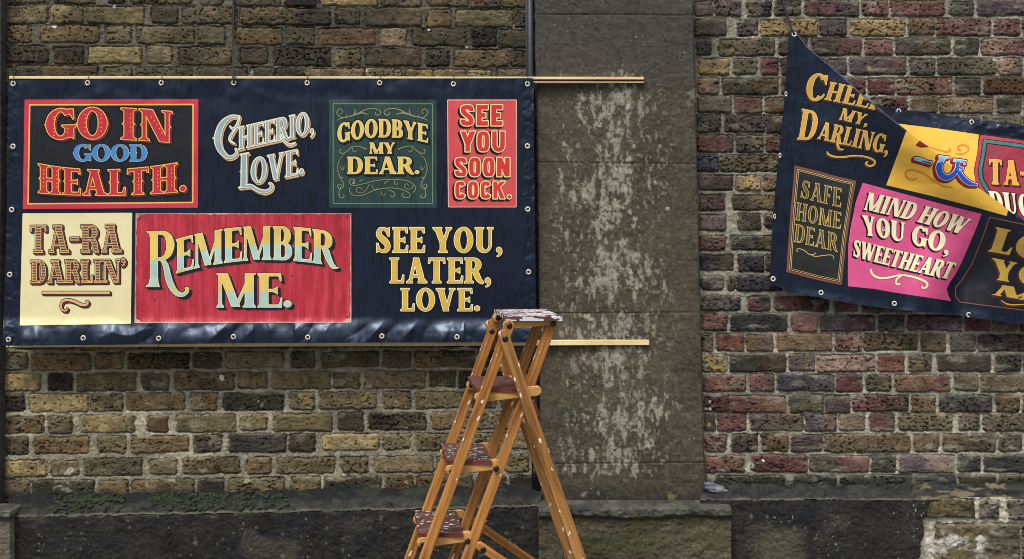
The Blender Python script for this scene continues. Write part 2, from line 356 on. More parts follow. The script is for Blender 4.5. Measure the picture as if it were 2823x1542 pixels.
# ledge and plinth use a straightened vertical scale: t = v - edge
def ledge_l():
    def H(U, T):
        V = T
        h = stone_noise(U, V, 4) * 2.0 + 0.010 * smooth(-34, -62, T) * fbm(U / 38, T / 30, 4, 8)
        c = lin((50, 50, 46)) * (1 + 0.85 * fbm(U / 25, V / 14, 4, 5) + 0.4 * fbm(U / 7, V / 6, 2, 3))[..., None]
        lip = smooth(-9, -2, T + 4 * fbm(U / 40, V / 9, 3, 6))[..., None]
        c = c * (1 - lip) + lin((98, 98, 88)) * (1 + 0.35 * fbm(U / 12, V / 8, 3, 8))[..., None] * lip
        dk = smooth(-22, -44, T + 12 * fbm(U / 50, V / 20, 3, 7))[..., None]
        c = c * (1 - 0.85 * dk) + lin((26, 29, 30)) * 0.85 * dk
        moss = smooth(0.18, 0.34, fbm(U / 60, V / 24, 4, 9))[..., None] * 0.6
        c = c * (1 - moss) + lin((52, 62, 46)) * moss
        return h, c.clip(0.006, 0.8)
    us = np.linspace(24, 1492, 640); ts = np.concatenate([np.linspace(-62, -4, 27), [-2, 0]])
    U, T = np.meshgrid(us, ts); h, col = H(U, T)
    V = edge_l(U) + T
    Y = YL(U) - 0.004 - LEDGE * smooth(-70, 2, T) ** 0.8
    x, y, z = W(U, V, Y); z = z + h
    L = root_loc(wall_l); co = np.stack([x - L.x, y - L.y, z - L.z], -1).reshape(-1, 3)
    nv, nu = U.shape; I = np.arange(nv * nu).reshape(nv, nu)
    q = np.stack([I[:-1, :-1], I[1:, :-1], I[1:, 1:], I[:-1, 1:]], -1).reshape(-1, 4)
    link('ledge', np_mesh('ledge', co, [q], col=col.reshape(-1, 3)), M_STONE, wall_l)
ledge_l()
def plinth_colour(U, V, s):
    c = lin((43, 43, 40)) * (1 + 0.6 * fbm(U / 90, V / 60, 4, s) + 0.35 * fbm(U / 10, V / 10, 3, s + 2))[..., None]
    blue = smooth(0.0, 0.5, fbm(U / 140, V / 60, 3, s + 5))[..., None]
    c = c * (1 - blue * 0.6) + lin((34, 37, 43)) * blue * 0.6
    br = smooth(0.15, 0.55, fbm(U / 110, V / 80, 3, s + 7))[..., None] * 0.5
    c = c * (1 - br) + lin((84, 80, 68)) * br
    sp = smooth(0.86, 0.93, vn(U / 4.3, V / 4.3, s + 9))[..., None] * smooth(0.1, 0.6, vn(U / 60, V / 60, s))[..., None]
    c = c * (1 - sp) + lin((185, 185, 178)) * sp
    li = smooth(0.84, 0.9, vn(U / 15, V / 15, s + 10))[..., None] * 0.5
    c = c * (1 - li) + lin((110, 112, 100)) * li
    return c.clip(0.006, 0.8)
def plinth_l(U, V): return stone_noise(U, V, 11) * 1.8 - 0.004 * smooth(6, 0, V - edge_l(U)), plinth_colour(U, V, 1)
def sheet_below(name, u0, u1, edge, depth, field, cell, parent, mat, vbot=1800):
    us = np.linspace(u0, u1, int((u1 - u0) / cell)); ts = np.concatenate([np.arange(0, 170, cell), np.linspace(174, vbot - 1400, 40)])
    U, T = np.meshgrid(us, ts); V = edge(U) + T
    h, col = field(U, V)
    x, y, z = W(U, V, depth(U)); y = y - h
    L = root_loc(parent); co = np.stack([x - L.x, y - L.y, z - L.z], -1).reshape(-1, 3)
    nv, nu = U.shape; I = np.arange(nv * nu).reshape(nv, nu)
    q = np.stack([I[:-1, :-1], I[1:, :-1], I[1:, 1:], I[:-1, 1:]], -1).reshape(-1, 4)
    return link(name, np_mesh(name, co, [q], col=col.reshape(-1, 3)), mat, parent)
sheet_below('plinth', 24, 1500, edge_l, lambda u: YL(u) - 0.004 - LEDGE, plinth_l, 2.6, wall_l, M_STONE)

# ------------------------------------------------------------------ the right-hand wall
wall_r = thing('brick_wall', (0.9, 0, 0), 'mottled red and brown brick wall with pale mortar behind the sagging banner', 'wall', 'brick walls')
def Y0(u, v=None): return 0 * u
def mort_r(U, V):
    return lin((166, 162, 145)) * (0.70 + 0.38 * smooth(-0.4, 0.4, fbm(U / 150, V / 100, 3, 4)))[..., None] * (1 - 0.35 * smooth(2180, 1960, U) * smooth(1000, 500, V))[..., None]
def right_field(U, V):
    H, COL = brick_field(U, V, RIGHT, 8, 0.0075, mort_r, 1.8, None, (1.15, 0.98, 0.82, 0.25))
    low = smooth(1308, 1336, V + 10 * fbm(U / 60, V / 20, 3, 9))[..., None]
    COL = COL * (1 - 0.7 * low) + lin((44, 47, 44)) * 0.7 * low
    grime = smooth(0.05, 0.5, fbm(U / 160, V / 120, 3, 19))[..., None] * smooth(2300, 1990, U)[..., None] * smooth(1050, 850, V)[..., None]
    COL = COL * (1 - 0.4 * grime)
    COL = spots(U, V, COL, [(2394, 189, 7, (165, 145, 105)), (2616, 226, 6, (190, 175, 140)), (1953, 1170, 8, (150, 130, 70)), (1956, 1107, 4, (210, 210, 205)), (1956, 1127, 4, (225, 225, 222)), (2103, 1269, 4, (225, 225, 220)), (2463, 135, 4, (230, 230, 228)), (2742, 165, 6, (222, 215, 205)),
                            (2012, 1218, 9, (180, 178, 165)), (2062, 1285, 16, (176, 173, 160)), (1990, 1305, 14, (165, 162, 150))])
    return H, COL
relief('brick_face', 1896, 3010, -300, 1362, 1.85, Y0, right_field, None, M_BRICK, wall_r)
def edge_r(u): return 1379 + 0 * u
def ledge_r():
    us = np.linspace(1930, 3010, 470); ts = np.concatenate([np.linspace(-44, -3, 24), [0]])
    U, T = np.meshgrid(us, ts); V = edge_r(U) + T
    h = stone_noise(U, V, 14) * 2.4 + 0.012 * smooth(-22, -44, T) * fbm(U / 34, T / 30, 4, 8)
    col = lin((49, 51, 48)) * (1 + 0.8 * fbm(U / 25, V / 14, 4, 15) + 0.4 * fbm(U / 7, V / 6, 2, 3))[..., None]
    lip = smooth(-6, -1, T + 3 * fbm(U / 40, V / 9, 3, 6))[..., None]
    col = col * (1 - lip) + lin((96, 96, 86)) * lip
    y2 = smooth(2500, 2560, U)[..., None] * smooth(0.0, 0.3, fbm(U / 50, V / 16, 3, 3))[..., None]
    col = col * (1 - 0.7 * y2) + lin((128, 118, 92)) * 0.7 * y2
    Y = -0.004 - LEDGE * smooth(-52, 2, T) ** 0.8 * (1 - 0.5 * smooth(2540, 2640, U + 20 * fbm(U / 30, T / 20, 3, 2)))
    x, y, z = W(U, V, Y); z = z + h
    L = root_loc(wall_r); co = np.stack([x - L.x, y - L.y, z - L.z], -1).reshape(-1, 3)
    nv, nu = U.shape; I = np.arange(nv * nu).reshape(nv, nu)
    q = np.stack([I[:-1, :-1], I[1:, :-1], I[1:, 1:], I[:-1, 1:]], -1).reshape(-1, 4)
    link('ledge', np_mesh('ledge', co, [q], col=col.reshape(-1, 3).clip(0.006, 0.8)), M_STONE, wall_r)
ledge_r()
BROKEN = [[2565, 2700, 1384, 1436, 'kg'], [2712, 2768, 1384, 1436, 'g'], [2790, 2900, 1386, 1440, 'g'], [2910, 3000, 1386, 1440, 'k'], [2592, 2824, 1452, 1560, 'kg'], [2832, 3000, 1452, 1560, 'g']]
def plinth_r(U, V):
    H = stone_noise(U, V, 15) * 1.8; col = plinth_colour(U, V, 6)
    ol = smooth(2060, 2120, U)[..., None] * smooth(2240, 2180, U)[..., None] * smooth(1440, 1475, V + 18 * fbm(U / 30, V / 30, 3, 1))[..., None] * 0.6
    col = col * (1 - ol) + lin((92, 92, 74)) * ol
    bh, bc = brick_field(U, V, BROKEN, 21, 0.008, lambda a, b: lin((186, 180, 160)) + 0 * a[..., None], 4.0)
    rub = smooth(-0.05, 0.25, fbm(U / 40, V / 34, 5, 17))[..., None] * smooth(1432, 1452, V)[..., None] * smooth(2760, 2690, U)[..., None]
    bc = bc * (1 - rub) + lin((198, 194, 184)) * rub * (1 + 0.4 * fbm(U / 7, V / 7, 3, 3))[..., None]
    xb = 2560 - 0.12 * (V - 1380) + 9 * fbm(U / 25, V / 20, 4, 8)
    m = smooth(-3, 3, U - xb)[..., None]
    rim = np.exp(-((U - xb - 7) / 7) ** 2)[..., None] * smooth(1425, 1450, V)[..., None]
    bc = bc * (1 - rim) + lin((190, 186, 170)) * rim
    H = H * (1 - m[..., 0]) + (bh * 1.6 - 0.035 + 0.01 * fbm(U / 50, V / 40, 3, 5)) * m[..., 0]
    return H, (col * (1 - m) + bc * m).clip(0.006, 0.8)
sheet_below('plinth', 1930, 3010, edge_r, lambda u: 0 * u - 0.004 - LEDGE, plinth_r, 2.4, wall_r, M_STONE)

# ------------------------------------------------------------------ stone pilasters
pil = thing('stone_pilaster', (0.35, 0, 0), 'broad grey stone pilaster with flaking pale patches, between the two brick walls', 'pilaster', 'stone pilasters')
PF = -0.052
def pl_l(v): return 1474 + 0.0125 * v
def pl_r(v): return 1913 + 0.024 * v
JO = [(-372, 0), (41, 1), (450, 2), (863, -1), (1278, -2)]
def shaft():
    cell = 2.3; ss = np.linspace(0, 1, 192); vs = np.arange(-300, 1402, cell)
    S_, V = np.meshgrid(ss, vs); wob = 1.6 * fbm(V / 22, V * 0 + 3, 4, 2)
    U = pl_l(V) + (pl_r(V) - pl_l(V)) * S_
    U = U + (wob * 1.2) * (S_ < 0.004) + (wob + 5 * smooth(1240, 1330, V)) * (S_ > 0.996)
    h = stone_noise(U, V, 12) * 0.9
    for (jy, sl) in JO:
        h -= 0.0035 * np.exp(-((V - jy - sl * (U - 1690) / 200 - 1.2 * fbm(U / 60, V / 60, 2, 1)) / 1.5) ** 2)
    h -= 0.003 * np.exp(-((U - 1706 - 2 * fbm(V / 40, V / 40, 2, 4)) / 1.2) ** 2) * smooth(445, 460, V) * smooth(1000, 900, V)
    h -= 0.02 * (smooth(0.012, 0, S_) + smooth(0.988, 1, S_)) * 0.5
    col = lin((80, 75, 64)) * (1 + 0.28 * fbm(U / 120, V / 90, 4, 3) + 0.42 * fbm(U / 8, V / 8, 3, 5))[..., None]
    cool = smooth(350, 60, V)[..., None] * 0.6
    col = col * (1 - cool) + lin((70, 71, 70)) * (1 + 0.3 * fbm(U / 9, V / 9, 3, 7))[..., None] * cool
    warm = smooth(0.15, 0.5, fbm(U / 130, V / 110, 3, 8))[..., None] * smooth(300, 700, V)[..., None] * 0.35
    col = col * (1 - warm) + lin((94, 83, 64)) * (1 + 0.3 * fbm(U / 9, V / 9, 3, 17))[..., None] * warm
    # pale flaking limewash, in streaks down the middle
    cen = np.exp(-((U - 1690 - 26 * vn(V / 160, V * 0, 3)) / 128) ** 2) * smooth(110, 330, V) * smooth(1345, 1290, V)
    f1 = fbm(U / 17, V / 34, 5, 9) * 0.8 + 0.35 * fbm(U / 90, V / 75, 3, 15)
    pm = smooth(0.26, 0.46, f1 + 0.58 * cen - 0.20)
    holes = smooth(0.05, 0.35, fbm(U / 7.5, V / 11, 3, 13))
    fleck = smooth(0.30, 0.5, fbm(U / 8, V / 13, 3, 18) + 0.25 * fbm(U / 60, V / 60, 2, 11)) * smooth(0.05, 0.45, cen) * 0.6
    pm = np.maximum(pm * (1 - 0.9 * holes) * smooth(0.05, 0.3, cen), fleck)[..., None]
    col = col * (1 - pm * 0.85) + lin((154, 151, 135)) * (1 + 0.3 * fbm(U / 6, V / 9, 2, 4))[..., None] * pm * 0.85
    h += 0.0012 * pm[..., 0]
    sp = smooth(0.90, 0.96, vn(U / 4.6, V / 4.6, 16))[..., None] * smooth(0, 0.5, vn(U / 50, V / 50, 6))[..., None]
    col = col * (1 - sp) + lin((196, 190, 170)) * sp
    lowd = smooth(1335, 1390, V + 20 * fbm(U / 50, V / 30, 3, 5))[..., None] * 0.6
    col = col * (1 - lowd) + lin((44, 45, 43)) * lowd
    L = [(1912, 262, 20, (112, 112, 96)), (1900, 285, 12, (104, 106, 92)), (1840, 576, 7, (170, 168, 150)), (1559, 1294, 7, (165, 163, 150)), (1609, 1363, 11, (122, 120, 102)), (1649, 1358, 8, (112, 110, 98)), (1852, 1371, 14, (112, 106, 78)), (1508, 1405, 8, (190, 190, 180))]
    col = spots(U, V, col, L)
    x, y, z = W(U, V, PF + 0 * U); y = y - h
    # returns to the wall on both sides
    def ext(a, first):
        e = a[:, :1] if first else a[:, -1:]
        return e
    xl, xr = ext(x, True), ext(x, False)
    X = np.concatenate([xl, x, xr], 1); Y = np.concatenate([0 * xl + 0.03, y, 0 * xr + 0.03], 1); Z = np.concatenate([ext(z, True), z, ext(z, False)], 1)
    CL = np.concatenate([col[:, :1], col, col[:, -1:]], 1)
    L = root_loc(pil); co = np.stack([X - L.x, Y - L.y, Z - L.z], -1).reshape(-1, 3)
    nv, nu = X.shape; I = np.arange(nv * nu).reshape(nv, nu)
    q = np.stack([I[:-1, :-1], I[1:, :-1], I[1:, 1:], I[:-1, 1:]], -1).reshape(-1, 4)
    link('shaft', np_mesh('shaft', co, [q], col=CL.reshape(-1, 3).clip(0.006, 0.8)), M_STONE, pil)
shaft()
def pbase(parent, u0, u1, vtop, vedge, Yb, Yt, colA, seed, vbot=1830, wob=9):
    """a weathered moulding sloping out to a broad base, with returns at the sides"""
    su = np.linspace(0, 1, max(20, int((u1 - u0) / 2.6)))
    k1 = np.linspace(0, 1, 22); k2 = np.concatenate([np.arange(3, 130, 2.6), np.linspace(134, vbot - vedge, 24)])
    rowsU, rowsV, rowsY, typ = [], [], [], []
    for t in k1:
        v = vtop + (vedge - vtop) * t
        grow = smooth(0, 0.5, t)
        rowsU.append((u0 + 8 * (1 - grow), u1 - 60 * (1 - grow) if u1 > 1900 else u1 - 3 * (1 - grow))); rowsV.append(v)
        rowsY.append(Yt + (Yb - Yt) * min(1, t * 1.6) ** 0.9); typ.append(0)
    for t in k2:
        rowsU.append((u0, u1)); rowsV.append(vedge + t); rowsY.append(Yb + 0.012 * smooth(0, 10, t)); typ.append(1)
    A = np.array(rowsU); U = A[:, :1] + (A[:, 1:] - A[:, :1]) * su[None]; V = np.array(rowsV)[:, None] + 0 * U
    V = V + wob * fbm(U / 60, V / 60, 4, seed) * smooth(30, 8, np.abs(V - vedge)) ; Y = np.array(rowsY)[:, None] + 0 * U; ty = np.array(typ)[:, None] + 0 * U
    h = stone_noise(U, V, seed + 1) * 2.0 + 0.006 * fbm(U / 45, V / 30, 4, seed + 4) * (1 - ty * 0.6)
    crack = np.exp(-((np.abs(((U - 1620) % 122) - 61) - 0) / 1.6) ** 2) * (1 - ty)
    h -= 0.006 * crack
    top = lin((80, 80, 72)) * (1 + 0.9 * fbm(U / 18, V / 14, 4, seed + 2))[..., None]
    tp = smooth(0.0, 0.45, fbm(U / 60, V / 20, 3, seed + 5))[..., None]
    top = top * (1 - 0.6 * tp) + lin((52, 55, 56)) * 0.6 * tp
    low = lin(colA) * (1 + 0.35 * fbm(U / 90, V / 70, 4, seed + 3) + 0.3 * fbm(U / 9, V / 9, 3, seed + 6))[..., None]
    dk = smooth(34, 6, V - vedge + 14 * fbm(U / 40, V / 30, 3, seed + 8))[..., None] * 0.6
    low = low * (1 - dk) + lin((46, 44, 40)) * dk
    gr = smooth(0.1, 0.5, fbm(U / 80, V / 60, 3, seed + 9))[..., None] * 0.55
    low = low * (1 - gr) + lin((66, 74, 46)) * gr
    col = top * (1 - ty[..., None]) + low * ty[..., None]
    x, y, z = W(U, V, Y); y = y - h
    X = np.concatenate([x[:, :1], x, x[:, -1:]], 1); YY = np.concatenate([0 * x[:, :1] + 0.02, y, 0 * x[:, :1] + 0.02], 1); Z = np.concatenate([z[:, :1], z, z[:, -1:]], 1)
    CL = np.concatenate([col[:, :1], col, col[:, -1:]], 1)
    L = root_loc(parent); co = np.stack([X - L.x, YY - L.y, Z - L.z], -1).reshape(-1, 3)
    nv, nu = X.shape; I = np.arange(nv * nu).reshape(nv, nu)
    q = np.stack([I[:-1, :-1], I[1:, :-1], I[1:, 1:], I[:-1, 1:]], -1).reshape(-1, 4)
    return link('base', np_mesh('base', co, [q], col=CL.reshape(-1, 3).clip(0.006, 0.8)), M_STONE, parent)
pbase(pil, 1486, 2016, 1378, 1422, -0.145, PF + 0.004, (84, 78, 62), 5)

pil2 = thing('stone_pilaster', (-1.85, 0, 0), 'stone pilaster at the left edge of the wall, only its pale base corner showing', 'pilaster', 'stone pilasters')
pbase(pil2, -420, 28, 1388, 1424, -0.215, -0.13, (108, 104, 92), 9, wob=3)
def shaft2():
    ss = np.linspace(0, 1, 160); vs = np.arange(-300, 1400, 3.0); S_, V = np.meshgrid(ss, vs)
    U = -400 + (404 - 0.004 * V) * S_
    h = stone_noise(U, V, 7); col = lin((60, 60, 58)) * (1 + 0.4 * fbm(U / 30, V / 30, 4, 3))[..., None]
    x, y, z = W(U, V, -0.125 + 0 * U); y = y - h
    x = np.concatenate([x, x[:, -1:]], 1); y = np.concatenate([y, y[:, -1:] * 0 - 0.04], 1); z = np.concatenate([z, z[:, -1:]], 1); col = np.concatenate([col, col[:, -1:]], 1)
    L = root_loc(pil2); co = np.stack([x - L.x, y - L.y, z - L.z], -1).reshape(-1, 3)
    nv, nu = x.shape; I = np.arange(nv * nu).reshape(nv, nu)
    q = np.stack([I[:-1, :-1], I[1:, :-1], I[1:, 1:], I[:-1, 1:]], -1).reshape(-1, 4)
    link('shaft', np_mesh('shaft', co, [q], col=col.reshape(-1, 3)), M_STONE, pil2)
shaft2()

# ------------------------------------------------------------------ ground
m, n, p = new_mat('pavement stone')
nz = noise(n, mapping(n, (1, 1, 1)), 30, 6, 0.65); r = ramp(n, nz.outputs[0], [(0.3, (0.10, 0.10, 0.095)), (0.7, (0.2, 0.195, 0.185))])
n.links.new(r.outputs[0], p.inputs['Base Color']); p.inputs['Roughness'].default_value = 0.85; bump(n, p, nz.outputs[0], 0.4, 0.01)
gm = bpy.data.meshes.new('pavement'); gm.from_pydata([(-60, -80, 0), (60, -80, 0), (60, 0.6, 0), (-60, 0.6, 0)], [], [(0, 1, 2, 3)])
setp(link('pavement', gm, m), 'grey paved ground in front of the wall', 'pavement', kind='structure')

# ------------------------------------------------------------------ lettering: outlines drawn as polygons, then contoured
def cr(pts, n=10, closed=False):
    P = np.asarray(pts, float); out = []
    m_ = len(P)
    for i in range(m_ - 1):
        p0, p1, p2, p3 = P[max(i - 1, 0)], P[i], P[i + 1], P[min(i + 2, m_ - 1)]
        for k in range(n):
            t = k / n
            out.append(0.5 * ((2 * p1) + (-p0 + p2) * t + (2 * p0 - 5 * p1 + 4 * p2 - p3) * t * t + (-p0 + 3 * p1 - 3 * p2 + p3) * t ** 3))
    out.append(P[-1]); return np.array(out)
def band(pts, ws, n=8, smooth_=True):
    P = cr(pts, n) if smooth_ else np.asarray(pts, float)
    s = np.concatenate([[0], np.cumsum(np.hypot(*np.diff(P, axis=0).T))]); s /= s[-1]
    if np.isscalar(ws): wv = np.full(len(P), ws)
    else:
        kp = np.linspace(0, 1, len(pts))
        if smooth_:
            q = np.asarray(pts, float); kk = np.arange(len(P)) / n; wv = np.interp(kk, np.arange(len(pts)), ws)
        else: wv = np.interp(s, kp, ws)
    d = np.gradient(P, axis=0); d /= np.maximum(np.hypot(d[:, 0], d[:, 1])[:, None], 1e-9)
    nr = np.stack([-d[:, 1], d[:, 0]], 1)
    return [np.concatenate([P + nr * wv[:, None] / 2, (P - nr * wv[:, None] / 2)[::-1]])]
def rect(x0, y0, x1, y1): return [np.array([(x0, y0), (x1, y0), (x1, y1), (x0, y1)], float)]
def poly(*p): return [np.array(p, float)]
def ell(cx, cy, rx, ry, n=40, e=2.0):
    a = np.linspace(0, 2 * np.pi, n, endpoint=False); c, s = np.cos(a), np.sin(a)
    return np.stack([cx + rx * np.sign(c) * np.abs(c) ** (2 / e), cy + ry * np.sign(s) * np.abs(s) ** (2 / e)], 1)

class Face:
    def __init__(s, S=.2, T=.08, sl=.07, sh=.05, br=.08, tus=0.0, sans=False, wd=1.0, e=2.0, gap=.09, slab=False, arm=.2):
        s.S, s.T, s.sl, s.sh, s.br, s.tus, s.sans, s.wd, s.e, s.gap, s.slab, s.arm = S, T, sl, sh, br, tus, sans, wd, e, gap, slab, arm
    def serif(s, x, w_, y, d):
        if s.sans: return []
        h = w_ / 2 + s.sl; k = w_ / 2
        if s.slab: return [rect(x - h, min(y, y + d * s.sh), x + h, max(y, y + d * s.sh))]
        L_ = [(x - h, y), (x + h, y), (x + h * .98, y + d * s.sh)]
        for t in (.3, .6, 1.0):
            L_.append((x + k + (h - k) * (1 - t) ** 2, y + d * (s.sh + s.br * t)))
        for t in (1.0, .6, .3):
            L_.append((x - k - (h - k) * (1 - t) ** 2, y + d * (s.sh + s.br * t)))
        L_.append((x - h * .98, y + d * s.sh))
        return [[np.array(L_)]]
    def stem(s, x, w_, y0=0, y1=1, b=True, t=True, spur=True):
        o = [rect(x - w_ / 2, y0, x + w_ / 2, y1)]
        if b: o += s.serif(x, w_, y0, 1)
        if t: o += s.serif(x, w_, y1, -1)
        if s.tus and spur and y1 - y0 > .8: o += s.diam(x - w_ / 2, .5) + s.diam(x + w_ / 2, .5)
        return o
    def diam(s, x, y):
        k = s.tus; return [poly((x - k, y), (x - k * .25, y + k * .5), (x, y + k * 1.7), (x + k * .25, y + k * .5), (x + k, y), (x + k * .25, y - k * .5), (x, y - k * 1.7), (x - k * .25, y - k * .5))]
    def wedge(s, x, y, d, L_, t):       # vertical serif at the end of an arm, pointing d
        if s.sans: return []
        if s.slab: return [rect(x - t * .9, min(y, y + d * L_), x, max(y, y + d * L_))]
        return [poly((x, y), (x + .015, y + d * L_), (x - t * .35, y + d * L_), (x - t * .8, y + d * L_ * .45), (x - t * 2.0, y))]
    def diag(s, xb, yb, xt, yt, w_): return poly((xb - w_ / 2, yb), (xb + w_ / 2, yb), (xt + w_ / 2, yt), (xt - w_ / 2, yt))
    def bowl(s, xs, xr, y0, y1):
        S, T = s.S, (s.S if s.sans else s.T)
        h = (y1 - y0) / 2; cy = (y0 + y1) / 2; e = 2.2 if not s.sans else 2.8
        xm = xs + (xr - xs) * .35
        a = np.linspace(np.pi / 2, -np.pi / 2, 18)
        f = lambda rx, ry: [(xm + rx * np.abs(np.cos(t)) ** (2 / e), cy + ry * np.sign(np.sin(t)) * np.abs(np.sin(t)) ** (2 / e)) for t in a]
        out = [(xs, y1)] + f(xr - xm, h) + [(xs, y0)]
        inn = [(xs, y1 - T)] + f(xr - xm - S, h - T) + [(xs, y0 + T)]
        return [[np.array(out + inn[::-1])]]
    def ring(s, W_, a0=None, a1=None):
        S, T = s.S, (s.S * .92 if s.sans else s.T)
        o = .012 if not s.sans else 0
        if a0 is None: return [[ell(W_ / 2, .5, W_ / 2, .5 + o, 44, s.e), ell(W_ / 2, .5, W_ / 2 - S, .5 - T, 44, s.e)]]
        a = np.linspace(math.radians(a0), math.radians(a1), 40)
        def f(rx, ry):
            c, n_ = np.cos(a), np.sin(a)
            return np.stack([W_ / 2 + rx * np.sign(c) * np.abs(c) ** (2 / s.e), .5 + ry * np.sign(n_) * np.abs(n_) ** (2 / s.e)], 1)
        return [[np.concatenate([f(W_ / 2, .5 + o), f(W_ / 2 - S, .5 - T)[::-1]])]]
    def glyph(s, ch):
        S, T, sl = s.S, (s.S if s.sans else s.T), (0 if s.sans else s.sl)
        w0 = dict(A=.84, B=.68, C=.70, D=.76, E=.62, F=.58, G=.78, H=.84, I=.20 + .14, K=.78, L=.58, M=1.02, N=.86, O=.78, R=.76, S=.60, T=.70, U=.80, V=.80, W=1.16, Y=.78)
        if s.sans: w0.update(A=.62, C=.56, E=.50, I=.25, K=.62, N=.62, O=.56, S=.56, U=.58, Y=.62)
        tl = .92 if not s.sans else .5
        if ch in w0:
            Wd = w0[ch] * s.wd
            if ch == 'I': Wd = S + 2 * sl + .02
        l = sl + S / 2; o = []
        aw = s.arm
        if ch == 'I': o = s.stem(Wd / 2, S)
        elif ch == 'E':
            o = s.stem(l, S); x = Wd - .01
            o += [rect(l, 1 - T, x, 1), rect(l, 0, x, T), rect(l, .5 - T / 2, x - .10, .5 + T / 2)]
            o += s.wedge(x, 1, -1, aw + .06, T * .9) + s.wedge(x + .02, 0, 1, aw + .12, T * .9)
            if not s.sans: o += [poly((x - .09, .5 - aw * .75), (x - .09, .5 + aw * .75), (x - .13, .5 + aw * .5), (x - .22, .5 + T / 2), (x - .22, .5 - T / 2), (x - .13, .5 - aw * .5))]
        elif ch == 'F':
            o = s.stem(l, S); x = Wd - .01
            o += [rect(l, 1 - T, x, 1), rect(l, .48 - T / 2, x - .10, .48 + T / 2)] + s.wedge(x, 1, -1, aw + .08, T * .9)
            o += [poly((x - .09, .48 - aw * .7), (x - .09, .48 + aw * .7), (x - .2, .48 + T / 2), (x - .2, .48 - T / 2))]
        elif ch == 'L':
            o = s.stem(l, S); x = Wd - .01
            o += [rect(l, 0, x, T)] + s.wedge(x, 0, 1, aw + .16, T * .9)
        elif ch == 'T':
            o = s.stem(Wd / 2, S, t=False); o += [rect(.02, 1 - T, Wd - .02, 1)]
            o += s.wedge(Wd - .02, 1, -1, aw + .06, T * .9)
            for q in s.wedge(Wd - .02, 1, -1, aw + .06, T * .9): o.append([np.stack([Wd - q[0][:, 0], q[0][:, 1]], 1)])
        elif ch == 'H':
            o = s.stem(l, S) + s.stem(Wd - l, S) + [rect(l, .5 - T / 2, Wd - l, .5 + T / 2)]
        elif ch == 'O':
            o = s.ring(Wd)
            if s.tus: o += s.diam(.02, .5) + s.diam(Wd - .02, .5)
        elif ch in 'CG':
            if s.sans:
                o = s.ring(Wd, 28, 332)
                if ch == 'G': o += [rect(Wd * .55, .38, Wd, .38 + T), rect(Wd - S, .1, Wd, .5)]
            else:
                o = s.ring(Wd, 42, 318 if ch == 'C' else 330)
                o += [poly((Wd - .06, .98), (Wd - .04, .64), (Wd - .07, .64), (Wd - .13, .78), (Wd - .24, .88), (Wd - .22, .97))]
                if ch == 'C': o += [poly((Wd - .02, .30), (Wd - .06, .16), (Wd - .16, .06), (Wd - .24, .10), (Wd - .12, .20), (Wd - .06, .31))]
                else: o += [rect(Wd - .04 - S, .06, Wd - .04, .44)] + s.serif(Wd - .04 - S / 2, S, .46, -1) + [poly((Wd - .04, .0), (Wd - .04, .2), (Wd - .12, .2), (Wd - .1, .06))]
                if s.tus: o += s.diam(.02, .5)
        elif ch == 'D':
            o = s.stem(l, S, b=True, t=True) + s.bowl(l, Wd, 0, 1)
            if s.tus: o += s.diam(Wd - .02, .5)
        elif ch == 'B':
            o = s.stem(l, S) + s.bowl(l, Wd - .05, .5 - T / 2, 1) + s.bowl(l, Wd, 0, .5 + T / 2)
        elif ch == 'R':
            o = s.stem(l, S) + s.bowl(l, Wd - .07, .46, 1)
            if s.slab: o += [band([(Wd * .5, .5), (Wd * .68, .42), (Wd - S * .7, .22), (Wd - S * .55, .08), (Wd - .02, .03)], [S * .6, S * .9, S, S * .8, S * .3])]
            elif s.sans: o += [s.diag(Wd - S * .55, 0, Wd * .5, .5, S)]
            else: o += [band([(Wd * .48, .5), (Wd * .62, .40), (Wd * .76, .18), (Wd * .92, .035), (Wd + .04, .01)], [S * .5, S, S * .95, S * .6, .05])]
        elif ch == 'K':
            o = s.stem(l, S) + [poly((l, .34), (l, .34 + T * 1.5), (Wd - .02 - T * .9, 1), (Wd - .02 + T * .3, 1))]
            o += [poly((l + S * .45, .56), (l + S * 1.1, .72), (Wd + .01, 0), (Wd - S * 1.12, 0))]
        elif ch == 'A':
            a = l * .8
            o = [s.diag(a + T * .2, 0, Wd * .46, 1, T * 1.15), s.diag(Wd - a - .01, 0, Wd * .5, 1, S * 1.04), rect(Wd * .24, .24, Wd * .72, .24 + T)]
            o += s.serif(a, T, 0, 1) + s.serif(Wd - a, S, 0, 1)
            if s.slab or s.tus: o += s.serif(Wd * .48, S, 1, -1)
        elif ch == 'V':
            o = [s.diag(Wd * .5, 0, l * .85, 1, S * 1.04), s.diag(Wd * .52, 0, Wd - l * .75, 1, T * 1.15)] + s.serif(l * .85, S, 1, -1) + s.serif(Wd - l * .75, T, 1, -1)
        elif ch == 'W':
            o = [s.diag(Wd * .30, 0, l * .85, 1, S), s.diag(Wd * .32, 0, Wd * .5, 1, T * 1.1), s.diag(Wd * .70, 0, Wd * .49, 1, S), s.diag(Wd * .72, 0, Wd - l * .7, 1, T * 1.1)]
            o += s.serif(l * .85, S, 1, -1) + s.serif(Wd - l * .7, T, 1, -1)
        elif ch == 'Y':
            o = s.stem(Wd / 2, S, 0, .5, t=False, spur=False)
            o += [s.diag(Wd / 2, .38, l * .85, 1, S * 1.06), s.diag(Wd / 2 + (S - T) * .3, .38, Wd - l * .75, 1, (T if not s.sans else S) * 1.2)] + s.serif(l * .85, S, 1, -1) + s.serif(Wd - l * .75, T, 1, -1)
        elif ch == 'N':
            a = sl + T / 2
            o = s.stem(a, T * 1.05, spur=False) + s.stem(Wd - a, T * 1.05, b=False, spur=False)
            o += [poly((a - T * .5, 1), (a - T * .5 + S * 1.15, 1), (Wd - a + T * .5, 0), (Wd - a + T * .5 - S * 1.05, 0))]
